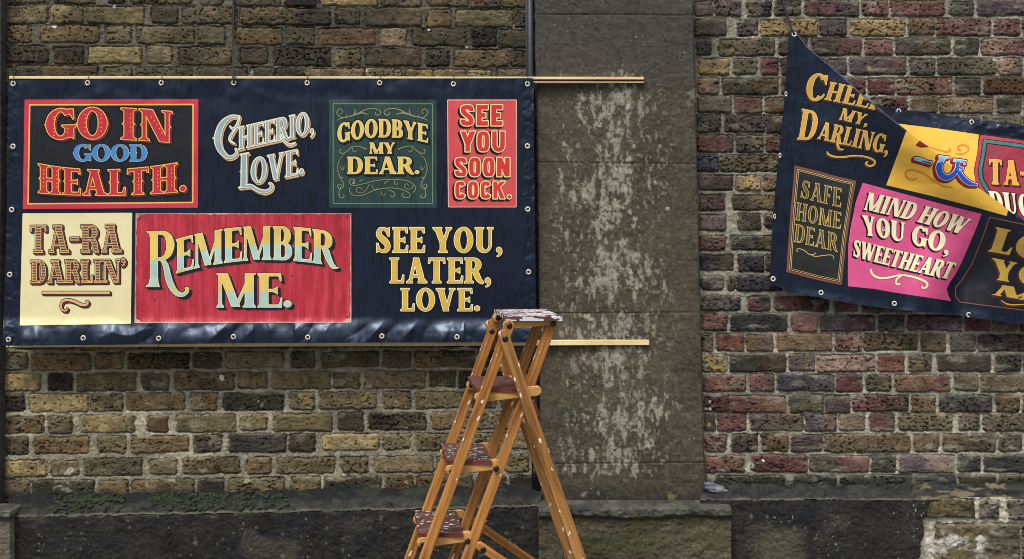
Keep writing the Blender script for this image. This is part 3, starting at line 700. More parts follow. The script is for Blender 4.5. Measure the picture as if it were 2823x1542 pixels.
            if s.tus: o += s.diam(a - T / 2, .5) + s.diam(Wd - a + T / 2, .5)
        elif ch == 'M':
            a = sl + T / 2
            o = s.stem(a, T * 1.05, t=False, spur=False) + s.stem(Wd - l, S, t=False, spur=False)
            o += [s.diag(Wd * .49, 0.02, a + S * .35, 1, S * 1.02), s.diag(Wd * .50, 0.02, Wd - l + S * .2, 1, T * 1.1)]
            o += [rect(a - T / 2 - sl * .9, 1 - s.sh, a + S * .6, 1), rect(Wd - l - S * .3, 1 - s.sh, Wd - l + S / 2 + sl * .9, 1)]
        elif ch == 'U':
            r_ = T if not s.sans else S
            o = s.stem(l, S, .3, 1, b=False, spur=False) + s.stem(Wd - l * .85, r_, .3, 1, b=False, spur=False)
            a = np.linspace(np.pi, 2 * np.pi, 24); xo0, xo1 = l - S / 2, Wd - l * .85 + r_ / 2; xi0, xi1 = l + S / 2, Wd - l * .85 - r_ / 2
            tb = T * 1.1 if not s.sans else S
            o += [[np.concatenate([np.stack([(xo0 + xo1) / 2 + (xo1 - xo0) / 2 * np.cos(a), .32 + .33 * np.sin(a)], 1), np.stack([(xi0 + xi1) / 2 + (xi1 - xi0) / 2 * np.cos(a), .32 + (.33 - tb) * np.sin(a)], 1)[::-1]])]]
        elif ch == 'S':
            x1 = Wd - .05
            if s.sans:
                h = S / 2
                P_ = [(Wd - h, .70), (Wd - h, .80), (Wd * .74, .97 - h * .9), (Wd / 2, 1 - h), (Wd * .26, .97 - h * .9), (h, .80), (h + .02, .66), (Wd * .42, .54), (Wd * .6, .46), (Wd - h - .02, .34), (Wd - h, .20), (Wd * .74, .03 + h * .9), (Wd / 2, h), (Wd * .26, .03 + h * .9), (h, .20), (h, .30)]
                o = [band(P_, S, 6)]
            else:
                h = T / 2
                P_ = [(x1 - .02, .70), (x1 - .07, .88), (Wd * .52, 1 - h), (S * .75, .90), (S * .52, .73), (S * .95, .60), (Wd * .58, .47), (Wd - S * .62, .33), (Wd - S * .52, .20), (Wd - S * .85, .08), (Wd * .46, h), (.12, .11), (.06, .30)]
                o = [band(P_, [T * .5, T * .9, T, S * .72, S * .86, S, S * 1.12, S, S * .88, S * .7, T, T * .9, T * .5], 6)]
                o += [poly((x1, 1.0), (x1 + .01, .66), (x1 - .05, .66), (x1 - .1, .8), (x1 - .2, .92), (x1 - .06, .94)), poly((.03, 0), (.02, .36), (.08, .36), (.12, .2), (.22, .08), (.09, .06))]
        elif ch == '.': Wd = .24; o = [[ell(.12, .105, .105, .105, 24)]]
        elif ch in ",'":
            Wd = .24; dy = 0 if ch == ',' else .86
            o = [[ell(.11, .10 + dy, .10, .10, 24)], band([(.17, .12 + dy), (.19, .02 + dy), (.14, -.09 + dy), (.04, -.16 + dy)], [.08, .085, .06, .02])]
        elif ch == '-': Wd = .46; o = [rect(.03, .42, .43, .56)]
        else: return .3, []
        return Wd, o
    def text(s, txt):
        x = 0; out = []
        for i, ch in enumerate(txt):
            wd, o = s.glyph(ch)
            for sh in o: out.append([lp + np.array([x, 0]) for lp in sh])
            x += wd + (s.gap if ch != ' ' else 0)
        return out, x - s.gap

def bez3(P, t):
    P = np.asarray(P, float)
    if len(P) == 2: return P[0] * (1 - t)[:, None] + P[1] * t[:, None]
    c = 2 * P[1] - (P[0] + P[2]) / 2
    return ((1 - t) ** 2)[:, None] * P[0] + (2 * t * (1 - t))[:, None] * c + (t ** 2)[:, None] * P[2]
def densify(lp, m_=.09):
    out = []
    for a, b in zip(lp, np.roll(lp, -1, 0)):
        k = max(1, int(np.hypot(*(b - a)) / m_)); t = np.arange(k)[:, None] / k; out.append(a + (b - a) * t)
    return np.concatenate(out)
def setline(face, txt, bottom, top):
    sh, wd = face.text(txt); out = []
    for s_ in sh:
        q = []
        for lp in s_:
            d = densify(lp); t = d[:, 0] / wd
            b, tp = bez3(bottom, t), bez3(top, t); q.append(b + (tp - b) * d[:, 1:2])
        out.append(q)
    return out
def box(face, txt, x0, x1, y0, y1): return setline(face, txt, [(x0, y1), (x1, y1)], [(x0, y0), (x1, y0)])

class Grid:
    def __init__(g, x0, y0, x1, y1, cell=1.0):
        g.c = cell; g.us = np.arange(x0, x1 + cell, cell); g.vs = np.arange(y0, y1 + cell, cell)
        g.U, g.V = np.meshgrid(g.us, g.vs)
    def sdf(g, shapes, margin=9):
        D = np.full(g.U.shape, 99.0)
        for sh in shapes:
            P = np.concatenate(sh); lo = P.min(0) - margin; hi = P.max(0) + margin
            i0, i1 = np.searchsorted(g.us, [lo[0], hi[0]]); j0, j1 = np.searchsorted(g.vs, [lo[1], hi[1]])
            if i1 <= i0 or j1 <= j0: continue
            sl = (slice(j0, j1), slice(i0, i1)); u = g.U[sl].ravel(); v = g.V[sl].ravel()
            dd = np.full(u.shape, 1e9); ins = np.zeros(u.shape, bool)
            for lp in sh:
                A = lp; B = np.roll(lp, -1, 0)
                for (ax, ay), (bx, by) in zip(A, B):
                    ex, ey = bx - ax, by - ay; L2 = ex * ex + ey * ey
                    if L2 < 1e-12: continue
                    t = np.clip(((u - ax) * ex + (v - ay) * ey) / L2, 0, 1)
                    np.minimum(dd, (u - ax - t * ex) ** 2 + (v - ay - t * ey) ** 2, out=dd)
                    if ay != by:
                        cr_ = ((ay > v) != (by > v)) & (u < (bx - ax) * (v - ay) / (by - ay) + ax); ins ^= cr_
            d = np.sqrt(dd); d[ins] *= -1
            D[sl] = np.minimum(D[sl], d.reshape(D[sl].shape))
        return D
    def drop(g, D, dx, dy, n_=6):
        R_ = D.copy()
        for k in range(1, n_ + 1):
            sx, sy = int(round(dx * k / n_ / g.c)), int(round(dy * k / n_ / g.c))
            S_ = np.full_like(D, 99.0)
            ys = slice(max(sy, 0), D.shape[0] + min(sy, 0)); yd = slice(max(-sy, 0), D.shape[0] + min(-sy, 0))
            xs = slice(max(sx, 0), D.shape[1] + min(sx, 0)); xd = slice(max(-sx, 0), D.shape[1] + min(-sx, 0))
            S_[ys, xs] = D[yd, xd]; R_ = np.minimum(R_, S_)
        return R_
_CASES = {}
for c_ in range(16):
    a, b, c, d = c_ & 1, c_ >> 1 & 1, c_ >> 2 & 1, c_ >> 3 & 1; L_ = []
    if a: L_.append('A')
    if a != b: L_.append('AB')
    if b: L_.append('B')
    if b != c: L_.append('BC')
    if c: L_.append('C')
    if c != d: L_.append('CD')
    if d: L_.append('D')
    if d != a: L_.append('DA')
    _CASES[c_] = L_[::-1]
class Print:
    """collects contoured layers of ink and lays them on a cloth surface"""
    def __init__(p): p.co = []; p.pol = []; p.mi = []; p.n = 0; p.mats = []
    def layer(p, g, F, mat, lift):
        if mat not in p.mats: p.mats.append(mat)
        mi = p.mats.index(mat)
        F = np.where(np.abs(F) < 1e-4, 1e-4, F)
        ins = F < 0; nv, nu = F.shape
        code = ins[:-1, :-1] * 1 + ins[:-1, 1:] * 2 + ins[1:, 1:] * 4 + ins[1:, :-1] * 8
        vid = np.full(F.shape, -1); vid[ins] = np.arange(ins.sum()); base = ins.sum()
        h = ins[:, :-1] != ins[:, 1:]; hid = np.full(h.shape, -1); hid[h] = np.arange(h.sum()) + base; base += h.sum()
        wv = ins[:-1] != ins[1:]; wid = np.full(wv.shape, -1); wid[wv] = np.arange(wv.sum()) + base; base += wv.sum()
        if base == 0: return
        j, i = np.nonzero(h); t = F[j, i] / (F[j, i] - F[j, i + 1]); hu = g.us[i] + t * g.c; hv = g.vs[j]
        j, i = np.nonzero(wv); t = F[j, i] / (F[j, i] - F[j + 1, i]); wu = g.us[i]; wvv = g.vs[j] + t * g.c
        co = np.stack([np.concatenate([g.U[ins], hu, wu]), np.concatenate([g.V[ins], hv, wvv]), np.full(base, lift)], 1)
        src = dict(A=vid[:-1, :-1], B=vid[:-1, 1:], C=vid[1:, 1:], D=vid[1:, :-1], AB=hid[:-1], CD=hid[1:], DA=wid[:, :-1], BC=wid[:, 1:])
        for c_ in range(1, 16):
            mk = code == c_
            if mk.any():
                pl = np.stack([src[k][mk] for k in _CASES[c_]], 1) + p.n
                p.pol.append(pl); p.mi.append(np.full(len(pl), mi))
        p.co.append(co); p.n += base
    def make(p, name, fY, parent):
        co = np.concatenate(p.co); x, y, z = W(co[:, 0], co[:, 1], fY(co[:, 0], co[:, 1])); y = y - co[:, 2]
        L = root_loc(parent)
        me = np_mesh(name, np.stack([x - L.x, y - L.y, z - L.z], 1), p.pol, p.mi)
        return link(name, me, p.mats, parent)
LIFT = 0.00035
def quadF(g, pts, inset=0):
    return g.sdf([[np.array(pts, float)]], 4000) + inset

# inks
BLACK = ink((9, 10, 14)); CREAM = ink((240, 226, 176)); NAVY_IN = ink((27, 30, 40), 0.1, 0.5)
M_SHEET = vinyl('navy vinyl', (15, 23, 40), 0.33, 0.30, 0.9, 0.68)
M_SHEET.node_tree.nodes['Principled BSDF'].inputs['Specular Tint'].default_value = (0.62, 0.76, 1.0, 1)

# ------------------------------------------------------------------ the wide banner
def Yb(u, v):
    y = YL(u) - 0.092 - 0.004 * fbm(u / 420, v / 260, 3, 2)
    t = np.exp(-np.maximum(v - 222, 0) / 46)
    y = y - 0.0035 * t * np.cos(2 * np.pi * (u - 142) / 202.0) - 0.004 * np.exp(-((v - 262) / 30) ** 2) * fbm(u / 70, v / 60, 2, 14)
    k = smooth(0.1, 0.5, np.cos(2 * np.pi * (u - 242) / 202.0)) * np.exp(-np.maximum(v - 232, 0) / 34) * np.sin((u - 242) / 9.0)
    y = y - 0.0016 * k
    lo = smooth(868, 945, v); amp = 0.010 + 0.012 * smooth(-0.25, 0.45, fbm(u / 95, v / 160, 2, 8))
    fx = u / 118 + 1.1 * fbm(u / 210, v / 260, 2, 5) + (v - 880) / 150 * np.sign(vn(u / 150, 0 * v, 7)); fold = np.abs(2 * (fx - np.floor(fx)) - 1)
    y = y - amp * lo - 0.0095 * smooth(876, 915, v) * fold - 0.0028 * smooth(860, 900, v) * np.abs(fbm(u / 34, v / 44, 2, 9)) - 0.0020 * np.exp(-np.maximum(v - 232, 0) / 40) * np.abs(fbm(u / 40, v / 60, 2, 16)) - 0.0006 * smooth(872, 905, v) * fbm(u / 30, v / 40, 2, 5)
    y = y - 0.0022 * smooth(66, 40, u) * fbm(u / 22, v / 16, 3, 4) - 0.0035 * smooth(1425, 1455, u) * fbm(u / 26, v / 20, 3, 9)
    y = y - 0.0007 * fbm(u / 55, v / 70, 3, 6)
    return y
ban = thing('banner', (-0.9, -0.1, 0.9), 'wide taut navy banner of farewell signs lashed between two pale battens', 'banner', 'sign painters banners')
pr = Print(); g = Grid(-5, 205, 1490, 965, 2.5)
outl = np.concatenate([cr([(24, 220), (120, 221.5), (242, 217.5), (445, 217), (645, 216.8), (1047, 216.6), (1471, 216)], 6), cr([(1471, 216), (1474, 580), (1478, 944)], 6), cr([(1478, 944), (1060, 945), (640, 947), (300, 951), (6, 954)], 6), cr([(6, 954), (14, 760), (20, 500), (24, 220)], 6)])
pr.layer(g, quadF(g, outl), M_SHEET, 0); sheet1 = pr.make('sheet', Yb, ban)

def panel(parent, fY, pts, layers, cell=2.5, name='printed_panel', base=1):
    """layers: (inset, material) from the outside in"""
    P = np.array(pts, float); g = Grid(P[:, 0].min() - 6, P[:, 1].min() - 6, P[:, 0].max() + 6, P[:, 1].max() + 6, cell)
    F = quadF(g, P); pr = Print()
    for k, (ins, mat) in enumerate(layers): pr.layer(g, F + ins, mat, LIFT * (base + k))
    return pr.make(name, fY, parent)

# sign: GO IN GOOD HEALTH.
RED1 = ink((196, 46, 62), 0.08, 0.08); ORA1 = ink((244, 186, 92)); DRED = ink((122, 42, 48)); 
pA = panel(ban, Yb, [(68, 275), (547, 274), (546, 573), (63, 577)], [(-1.5, BLACK), (0, ink((202, 58, 78), 0.08, 0.1)), (12.5, ORA1), (16.5, ink((120, 30, 36))), (18, NAVY_IN)])
tus = Face(S=.25, T=.105, sl=.09, sh=.05, br=.07, tus=.055, wd=1.06, gap=.06, arm=.14)
sh = setline(tus, 'GO IN', [(127, 386), (300, 384), (476, 394)], [(127, 303), (300, 297), (476, 308)])
sh += setline(tus, 'HEALTH.', [(106, 532), (300, 539), (515, 528)], [(106, 451), (300, 468), (515, 444)])
g = Grid(95, 285, 530, 560, 0.9); D = g.sdf(sh); pr = Print()
DS = g.drop(D - 1.0, 5, 4.5, 6)
pr.layer(g, DS - 4.6, BLACK, LIFT * 6); pr.layer(g, np.maximum(DS, -(D - 3.0)), DRED, LIFT * 7); pr.layer(g, D - 2.9, BLACK, LIFT * 7.5); pr.layer(g, D - 1.4, ORA1, LIFT * 8); pr.layer(g, D + 1.2, RED1, LIFT * 9)
dots = []
for (x, ys) in ((150, (323, 331, 343, 356, 365, 374)), (188, (355, 365)), (236, (317, 327, 339, 352, 362)), (280, (317, 327, 339, 352, 362)), (361, (316, 327, 339, 351, 362)), (421, ()),
                (122, (470, 480, 492, 503, 514)), (158, (473, 483, 495, 506, 516)), (196, (480, 489, 499, 509, 519)), (283, ()), (324, (482, 492, 502, 512, 522)), (383, (481, 491, 500, 510, 520)), (436, (473, 483, 494, 504, 514)), (474, (468, 478, 490, 501, 511))):
    dots += [[ell(x, y, 1.7, 1.7, 12)] for y in ys]
dots += [[ell(419 + 7 * k, 323 + 11 * k, 1.7, 1.7, 12)] for k in range(5)] + [[ell(276 + 5 * k, 487 + 10 * k, 1.6, 1.6, 12)] for k in range(4)]
pr.layer(g, np.maximum(g.sdf(dots, 4), D + 1.5), ORA1, LIFT * 10)
gd = box(Face(S=.24, T=.085, sl=.07, sh=.06, br=.05, tus=.05, wd=1.1, gap=.03), 'GOOD', 204, 406, 399, 445)
D = g.sdf(gd); pr.layer(g, D - 3.2, BLACK, LIFT * 6); pr.layer(g, D - 1.0, ink((226, 220, 178)), LIFT * 8)
pr.layer(g, g.drop(D + 0.2, -1, -1, 1) , ink((72, 138, 206)), LIFT * 9)
pr.make('lettering', Yb, pA)

# sign: CHEERIO, LOVE.
TAN = ink((206, 170, 130)); BLUE2 = ink((152, 176, 184), 0.16); CR2 = ink((232, 230, 206))
ser = Face(S=.20, T=.075, sl=.06, sh=.045, br=.05, wd=.92, gap=.05, arm=.14)
sh = setline(ser, 'HEERIO,', [(657, 413), (866, 366)], [(657, 351), (866, 304)])
sh += setline(ser, 'OVE.', [(692, 508), (838, 479)], [(692, 438), (838, 408)])
def zz(z, pts): return [(z[0] + a / z[2], z[1] + b / z[2]) for a, b in pts]
A2 = (540, 200, 3.517)
sh += [band(zz(A2, [(425, 425), (395, 520), (355, 545), (330, 520)]), [3, 7, 5, 2]), band(zz(A2, [(385, 545), (340, 610), (330, 660), (380, 690)]), [1.5, 6, 5, 1.5]),
       band(zz(A2, [(428, 428), (340, 430), (255, 500), (212, 630), (235, 740), (300, 815), (360, 815), (395, 780), (385, 735)]), [4, 8, 15, 19, 17, 11, 7, 7, 3], 8),
       band(zz(A2, [(165, 638), (215, 632)]), [1, 12], 8, False)]
sh += [band(zz(A2, [(468, 790), (462, 1110)]), 15, 8, False), band(zz(A2, [(430, 798), (515, 782)]), 3.5, 8, False), band(zz(A2, [(428, 962), (470, 960)]), [1, 14], 8, False),
       band(zz(A2, [(415, 1118), (470, 1108), (530, 1100), (600, 1140), (670, 1155), (725, 1130), (735, 1090), (708, 1072)]), [3, 6, 9, 10, 9, 8, 8, 4])]
sh += [band(zz(A2, [(820, 600), (850, 660), (905, 700), (965, 680)]), [5, 7, 6, 2])]
g = Grid(575, 295, 880, 560, 0.9); D = g.sdf(sh); pr = Print(); DS = g.drop(D - .6, 4, 5, 6)
pr.layer(g, DS - 5.0, BLACK, LIFT * 1); pr.layer(g, np.maximum(DS - 0.4, -(D - 2.2)), TAN, LIFT * 2); pr.layer(g, D - 2.3, BLACK, LIFT * 2.5); pr.layer(g, D - 1.2, CR2, LIFT * 3); pr.layer(g, D + 1.8, BLUE2, LIFT * 4)
pr.make('lettering', Yb, ban)

# sign: GOODBYE MY DEAR.
GRN = ink((38, 68, 64), 0.12, 0.4); LGT = ink((132, 140, 104)); YEL3 = ink((228, 196, 96), 0.1)
pB = panel(ban, Yb, [(907, 275), (1204, 275), (1204, 573), (907, 573)], [(0, GRN), (10.5, LGT), (12.6, GRN)])
s3 = Face(S=.22, T=.085, sl=.05, sh=.045, br=.09, wd=.98, gap=.07, arm=.14)
sh = setline(s3, 'GOODBYE', [(931, 396), (1055, 379), (1179, 394)], [(931, 343), (1055, 329), (1179, 345)])
sh += box(s3, 'MY', 1019, 1089, 394, 424) + box(s3, 'DEAR.', 957, 1157, 433, 480)
g = Grid(912, 282, 1200, 568, 0.9); D = g.sdf(sh); pr = Print(); DS = g.drop(D, 2.5, 2.5, 3)
pr.layer(g, DS - 3.6, BLACK, LIFT * 7); pr.layer(g, D - .6, CREAM, LIFT * 8); pr.layer(g, D + .5, YEL3, LIFT * 9)
pr.make('lettering', Yb, pB)
B3 = (880, 200, 3.517); mir = lambda P: [(1226 - a, b) for a, b in P]
half = [([(185, 482), (182, 460), (240, 440), (340, 415), (450, 362), (520, 350), (580, 366), (597, 392), (575, 415), (545, 405), (552, 380)], [1, 2, 3, 4, 3.2, 2.6, 2.6, 2.8, 3, 2.5, 1.5]),
        ([(268, 405), (245, 440), (195, 425), (172, 388), (195, 355), (226, 366), (226, 395), (202, 398)], [1, 2.4, 2.6, 3, 2.6, 2.6, 2.4, 1.5]),
        ([(320, 425), (350, 390), (345, 350)], [1, 4.5, 1]), ([(330, 420), (420, 395), (485, 415)], [1, 4.5, 1]),
        ([(462, 747), (400, 722), (330, 716), (290, 750), (240, 784), (203, 778), (203, 750), (222, 745)], [4.5, 2.4, 2.4, 2.6, 2.8, 2.8, 2.4, 1.5]), ([(325, 722), (328, 760), (352, 772), (366, 755)], [1.5, 2.5, 2.5, 1.5]),
        ([(250, 785), (198, 850), (180, 930), (196, 1000), (228, 1060), (237, 1105), (206, 1130), (180, 1110), (190, 1084), (212, 1092)], [1, 2, 2.6, 2.6, 2.6, 3, 2.8, 2.8, 2.4, 1.5]),
        ([(200, 905), (225, 945), (242, 925), (228, 912)], [1, 2.6, 2.4, 1.5]), ([(205, 1010), (222, 1022), (242, 1012)], [1, 3, 1]), ([(222, 1085), (196, 1145), (196, 1200), (228, 1217), (243, 1196), (222, 1184)], [1.5, 2.6, 2.8, 2.8, 2.4, 1.5])]
sc = []
for P_, w_ in half: sc += [band(zz(B3, P_), w_), band(zz(B3, mir(P_)), w_)]
for P_, w_ in [([(352, 1042), (312, 1040), (290, 1062), (310, 1088), (352, 1097), (450, 1075), (560, 1048), (700, 1038), (850, 1050), (918, 1090), (935, 1130), (905, 1168)], 2.4), ([(300, 1110), (300, 1165), (350, 1195), (430, 1188), (550, 1140), (700, 1120), (820, 1142), (880, 1180), (872, 1212), (828, 1212), (802, 1188), (825, 1166)], 2.5),
               ([(490, 1080), (450, 1145), (400, 1170), (362, 1150), (372, 1118), (408, 1120), (408, 1145)], 2.2), ([(515, 1085), (525, 1125), (552, 1135), (565, 1115)], 2), ([(740, 1040), (728, 1075), (752, 1088), (764, 1068)], 2), ([(600, 1150), (605, 1185), (635, 1190), (640, 1165)], 2.2), ([(665, 1140), (720, 1160), (730, 1200), (700, 1207), (692, 1185)], 2.4), ([(910, 1090), (900, 1125), (850, 1130), (825, 1100), (848, 1080), (868, 1098)], 2.2), ([(390, 1060), (420, 1040)], [1, 4]), ([(630, 1085), (650, 1060), (690, 1050)], [3, 3, 1]), ([(345, 1050), (330, 1075), (352, 1078)], [5, 6, 2])]:
    sc.append(band(zz(B3, P_), w_))
D = g.sdf(sc, 5); pr = Print(); pr.layer(g, D - 1.1, ink((20, 34, 32)), LIFT * 4.5); pr.layer(g, D, LGT, LIFT * 5.5); pr.make('scrollwork', Yb, pB)

# sign: SEE YOU SOON COCK.
pC = panel(ban, Yb, [(1233, 275), (1424.5, 275), (1424, 572), (1235, 572)], [(-1.6, BLACK), (0, ink((232, 196, 170))), (2.2, ink((212, 78, 82), 0.1, 0.08))])
sans = Face(S=.22, T=.2, sans=True, wd=1.0, e=3.0, gap=.13)
sh = box(sans, 'SEE', 1270, 1386, 290, 347) + box(sans, 'YOU', 1271, 1391, 362.5, 418.5) + box(sans, 'SOON', 1255, 1405, 435, 487) + box(sans, 'COCK.', 1255, 1410, 500.5, 548)
g = Grid(1236, 278, 1422, 565, 0.8); D = g.sdf(sh); pr = Print()
pr.layer(g, g.drop(D - 2.6, -4.5, 4.5, 7) - .6, BLACK, LIFT * 5); pr.layer(g, D - 2.5, ink((244, 222, 170)), LIFT * 6); pr.layer(g, D + .4, ink((150, 34, 34)), LIFT * 6.6); pr.layer(g, D + .8, ink((214, 52, 46)), LIFT * 7)
pr.make('lettering', Yb, pC)

# sign: TA-RA DARLIN'
pD = panel(ban, Yb, [(62.5, 588.5), (364.7, 587), (361, 893), (54.6, 897.7)], [(-1.5, BLACK), (0, ink((232, 222, 172), 0.04))])
slab = Face(S=.25, T=.085, sl=.075, sh=.105, br=.0, slab=True, wd=1.04, gap=.045, arm=.16)
sh = setline(slab, 'TA-RA', [(83, 698), (333, 696)], [(83, 622), (333, 619)]) + setline(slab, "DARLIN'", [(85, 781), (347, 779)], [(85, 718), (347, 715)])
sh2 = [rect(117, 804, 303, 810.5), band(zz((0, 560, 3.5175), [(655, 1020), (640, 1043), (605, 1035), (592, 995), (612, 952), (665, 940), (730, 957), (790, 985), (838, 985), (853, 960), (838, 950)]), [3, 4, 4, 4, 5, 6, 7, 7, 6, 5, 3])]
g = Grid(62, 600, 360, 880, 0.75); D = np.minimum(g.sdf(sh), g.sdf(sh2)); pr = Print(); BRN = ink((92, 56, 48)); DB = ink((26, 18, 18)); PEA = ink((226, 180, 130))
DS = g.drop(D, 4.5, 4.5, 6)
pr.layer(g, DS - 2.2, DB, LIFT * 4); pr.layer(g, np.maximum(DS, -(D - 1.2)), BRN, LIFT * 5); pr.layer(g, D - 1.7, DB, LIFT * 5.5); pr.layer(g, D - .2, PEA, LIFT * 6)
st = np.abs(((g.V + .006 * g.U) / 4.35) % 1 - .5) * 4.35 - 1.15
pr.layer(g, np.maximum(np.maximum(st, D + 1.5), g.V - 790), ink((64, 38, 36)), LIFT * 7)
pr.make('lettering', Yb, pD)

# sign: REMEMBER ME.
def wornred():
    m, n, p = new_mat('worn red paint'); mp = mapping(n, (1, 1, 1)); a = noise(n, mp, 9, 6, 0.65); ms = mapping(n, (70, 70, 6)); b = noise(n, ms, 1, 5, 0.65)
    r1 = ramp(n, b.outputs[0], [(0.3, tuple(lin((150, 32, 46)))), (0.5, tuple(lin((186, 46, 62)))), (0.72, tuple(lin((204, 74, 92))))])
    r2 = ramp(n, a.outputs[0], [(0.28, (0.62, 0.6, 0.6)), (0.42, (1, 1, 1)), (0.65, (1, 1, 1)), (0.8, (1.2, 1.25, 1.3))])
    c = mix(n, r1.outputs[0], r2.outputs[0], 1.0, 'MULTIPLY'); n.links.new(c, p.inputs['Base Color']); p.inputs['Roughness'].default_value = 0.42; return m
WRED = wornred(); EDG = vinyl('chipped paint edge', (186, 150, 132), 0.5, 0.45, 0.3)
pE = panel(ban, Yb, [(374, 588), (968.5, 588), (969, 890), (371, 891)], [(-1, BLACK), (0, EDG)], 2.5)
g = Grid(365, 580, 975, 898, 1.1); F = quadF(g, [(374, 588), (968.5, 588), (969, 890), (371, 891)]); pr = Print()
cor = np.minimum.reduce([np.hypot(g.U - a, g.V - b) for a, b in ((376, 590), (374, 888), (967, 888))])
pr.layer(g, np.maximum(F + 3.2 + 2.6 * fbm(g.U / 14, g.V / 14, 3, 3), 13 + 7 * fbm(g.U / 9, g.V / 9, 3, 5) - cor), WRED, LIFT * 3)
nl = [[ell(a, b, 2.3, 2.3, 12)] for a, b in ((956, 599), (958, 875), (383, 879), (385, 600))] + [[ell(806, 762, 3, 2, 12)], [ell(428, 828, 3, 1.6, 12)]]
pr.layer(g, g.sdf(nl, 4), ink((40, 22, 24)), LIFT * 4); pr.make('paint_layer', Yb, pE)
E6 = (360, 560, 3.517)
s6 = Face(S=.23, T=.085, sl=.055, sh=.035, br=.11, wd=1.0, gap=.04, arm=.17)
sh = setline(s6, 'EMEMBER', [(485, 755), (701, 718), (922, 735)], [(485, 660), (701, 624), (922, 641)])
sh += box(s6, 'ME.', 597, 806, 754, 848)
sh += [band(zz(E6, [(228, 285), (228, 808)]), 21.5, 8, False), poly(*zz(E6, [(150, 276), (330, 276), (270, 300), (250, 340), (190, 340), (185, 300)])), poly(*zz(E6, [(144, 814), (284, 814), (272, 770), (268, 720), (190, 720), (178, 780)])),
       band(zz(E6, [(260, 290), (330, 295), (372, 340), (388, 410), (368, 490), (320, 535), (255, 545)]), [8, 13, 20, 22, 18, 11, 7]),
       band(zz(E6, [(290, 530), (340, 600), (362, 700), (395, 800), (445, 870), (500, 890), (540, 868), (552, 835), (530, 822)]), [8, 15, 18, 18, 15, 11, 10, 10, 5]),
       band(zz(E6, [(1900, 480), (1930, 570), (1965, 625), (2020, 625)]), [11, 12, 8, 2])]
D = g.sdf(sh); pr = Print(); DS = g.drop(D - .5, 8.5, 8, 9)
pr.layer(g, DS - 1.2, ink((172, 78, 88)), LIFT * 4.5); pr.layer(g, DS, ink((26, 28, 36), 0.15), LIFT * 5); pr.layer(g, D - 2.0, BLACK, LIFT * 5.6); pr.layer(g, D - .3, CREAM, LIFT * 6)
s_ = np.clip((g.U - 485) / 437, 0, 1); mid = bez3([(0, 709), (0, 674), (0, 690)], s_.ravel())[:, 1].reshape(g.U.shape)
spl = np.where(g.U < 478, 716, np.where(g.V > 745, 803, mid)); 
spl = np.where((g.U > 478) & (g.V > 748), 803, spl)
pr.layer(g, np.maximum(D + 1.0, g.V - spl), ink((230, 200, 104), 0.16), LIFT * 7); pr.layer(g, np.maximum(D + 1.7, spl - g.V), ink((176, 208, 198), 0.16), LIFT * 7)
pr.make('lettering', Yb, pE)

# sign: SEE YOU, LATER, LOVE.
s7 = Face(S=.21, T=.085, sl=.075, sh=.04, br=.08, wd=.98, gap=.1, arm=.15)
sh = box(s7, 'SEE YOU,', 1037, 1384, 628, 696) + box(s7, 'LATER,', 1075, 1353, 712, 780) + box(s7, 'LOVE.', 1105, 1323, 796, 857)
g = Grid(1020, 612, 1400, 880, 0.9); D = g.sdf(sh); pr = Print(); DS = g.drop(D, 3, 3, 4)
pr.layer(g, DS - 5.0, BLACK, LIFT * 1); pr.layer(g, D - 1.8, ink((248, 240, 190)), LIFT * 2); pr.layer(g, D + .3, ink((120, 92, 30)), LIFT * 2.6); pr.layer(g, D + .9, ink((222, 182, 72), 0.08), LIFT * 3)
pr.make('lettering', Yb, ban)

# ------------------------------------------------------------------ the sagging banner
RU = np.array([2100, 2177, 2316, 2427, 2499, 2584, 2697, 2755, 2777, 2823, 3010.]); RV = np.array([20, 88, 204, 302, 359, 426, 518, 559, 578, 612, 750.])
def ridge(u): return np.interp(u, RU, RV)
def Yf(u, v):
    d = (v - ridge(u)) * 0.77
    y = -0.050 - 0.022 * smooth(2140, 2420, u) - 0.072 * np.exp(-(np.maximum(d, 0) / 95) ** 2) * smooth(2280, 2520, u)
    y = y - 0.006 * fbm(u / 260, v / 200, 3, 3) - 0.0022 * fbm(u / 70, v / 60, 3, 5)
    y = y + 0.046 * np.exp(-((u - 2655 + 0.25 * (v - 780)) / 52) ** 2) * smooth(640, 790, v) - 0.026 * np.exp(-((u - 2560 + 0.2 * (v - 780)) / 60) ** 2) * smooth(640, 790, v)
    y = y - 0.010 * smooth(800, 850, v - 0.13 * (u - 2300)) * (0.5 + fbm(u / 90, v / 60, 3, 6))
    y = y - 0.0016 * smooth(2165, 2140, u + 0.08 * (v - 400)) * fbm(u / 18, v / 16, 3, 8)
    return y
def Yk(u, v):
    d = np.maximum((ridge(u) - v) * 0.77, -20)
    yr = Yf(u, ridge(u)) + 0.008
    top = 302 + 0.123 * (u - 2476)
    k = np.clip(d / np.maximum((ridge(u) - top) * 0.77, 12), 0, 1.25)
    hem = smooth(46, 8, v - top)
    return yr + (-0.022 - yr) * np.clip(k, -0.2, 1.1) - (0.022 * hem * (1 - smooth(0, -14, v - top - 6)) * (0.6 + 0.8 * fbm(u / 60, v / 40, 3, 4)) + 0.003 * fbm(u / 40, v / 40, 3, 7)) * smooth(2425, 2520, u) * smooth(4, 30, d)
ban2 = thing('banner', (1.2, -0.08, 1.1), 'sagging navy banner folded diagonally, hanging from its top left corner', 'banner', 'sign painters banners')
M1, M2 = (2100, 60, 3.058), (2100, 440, 2.931)
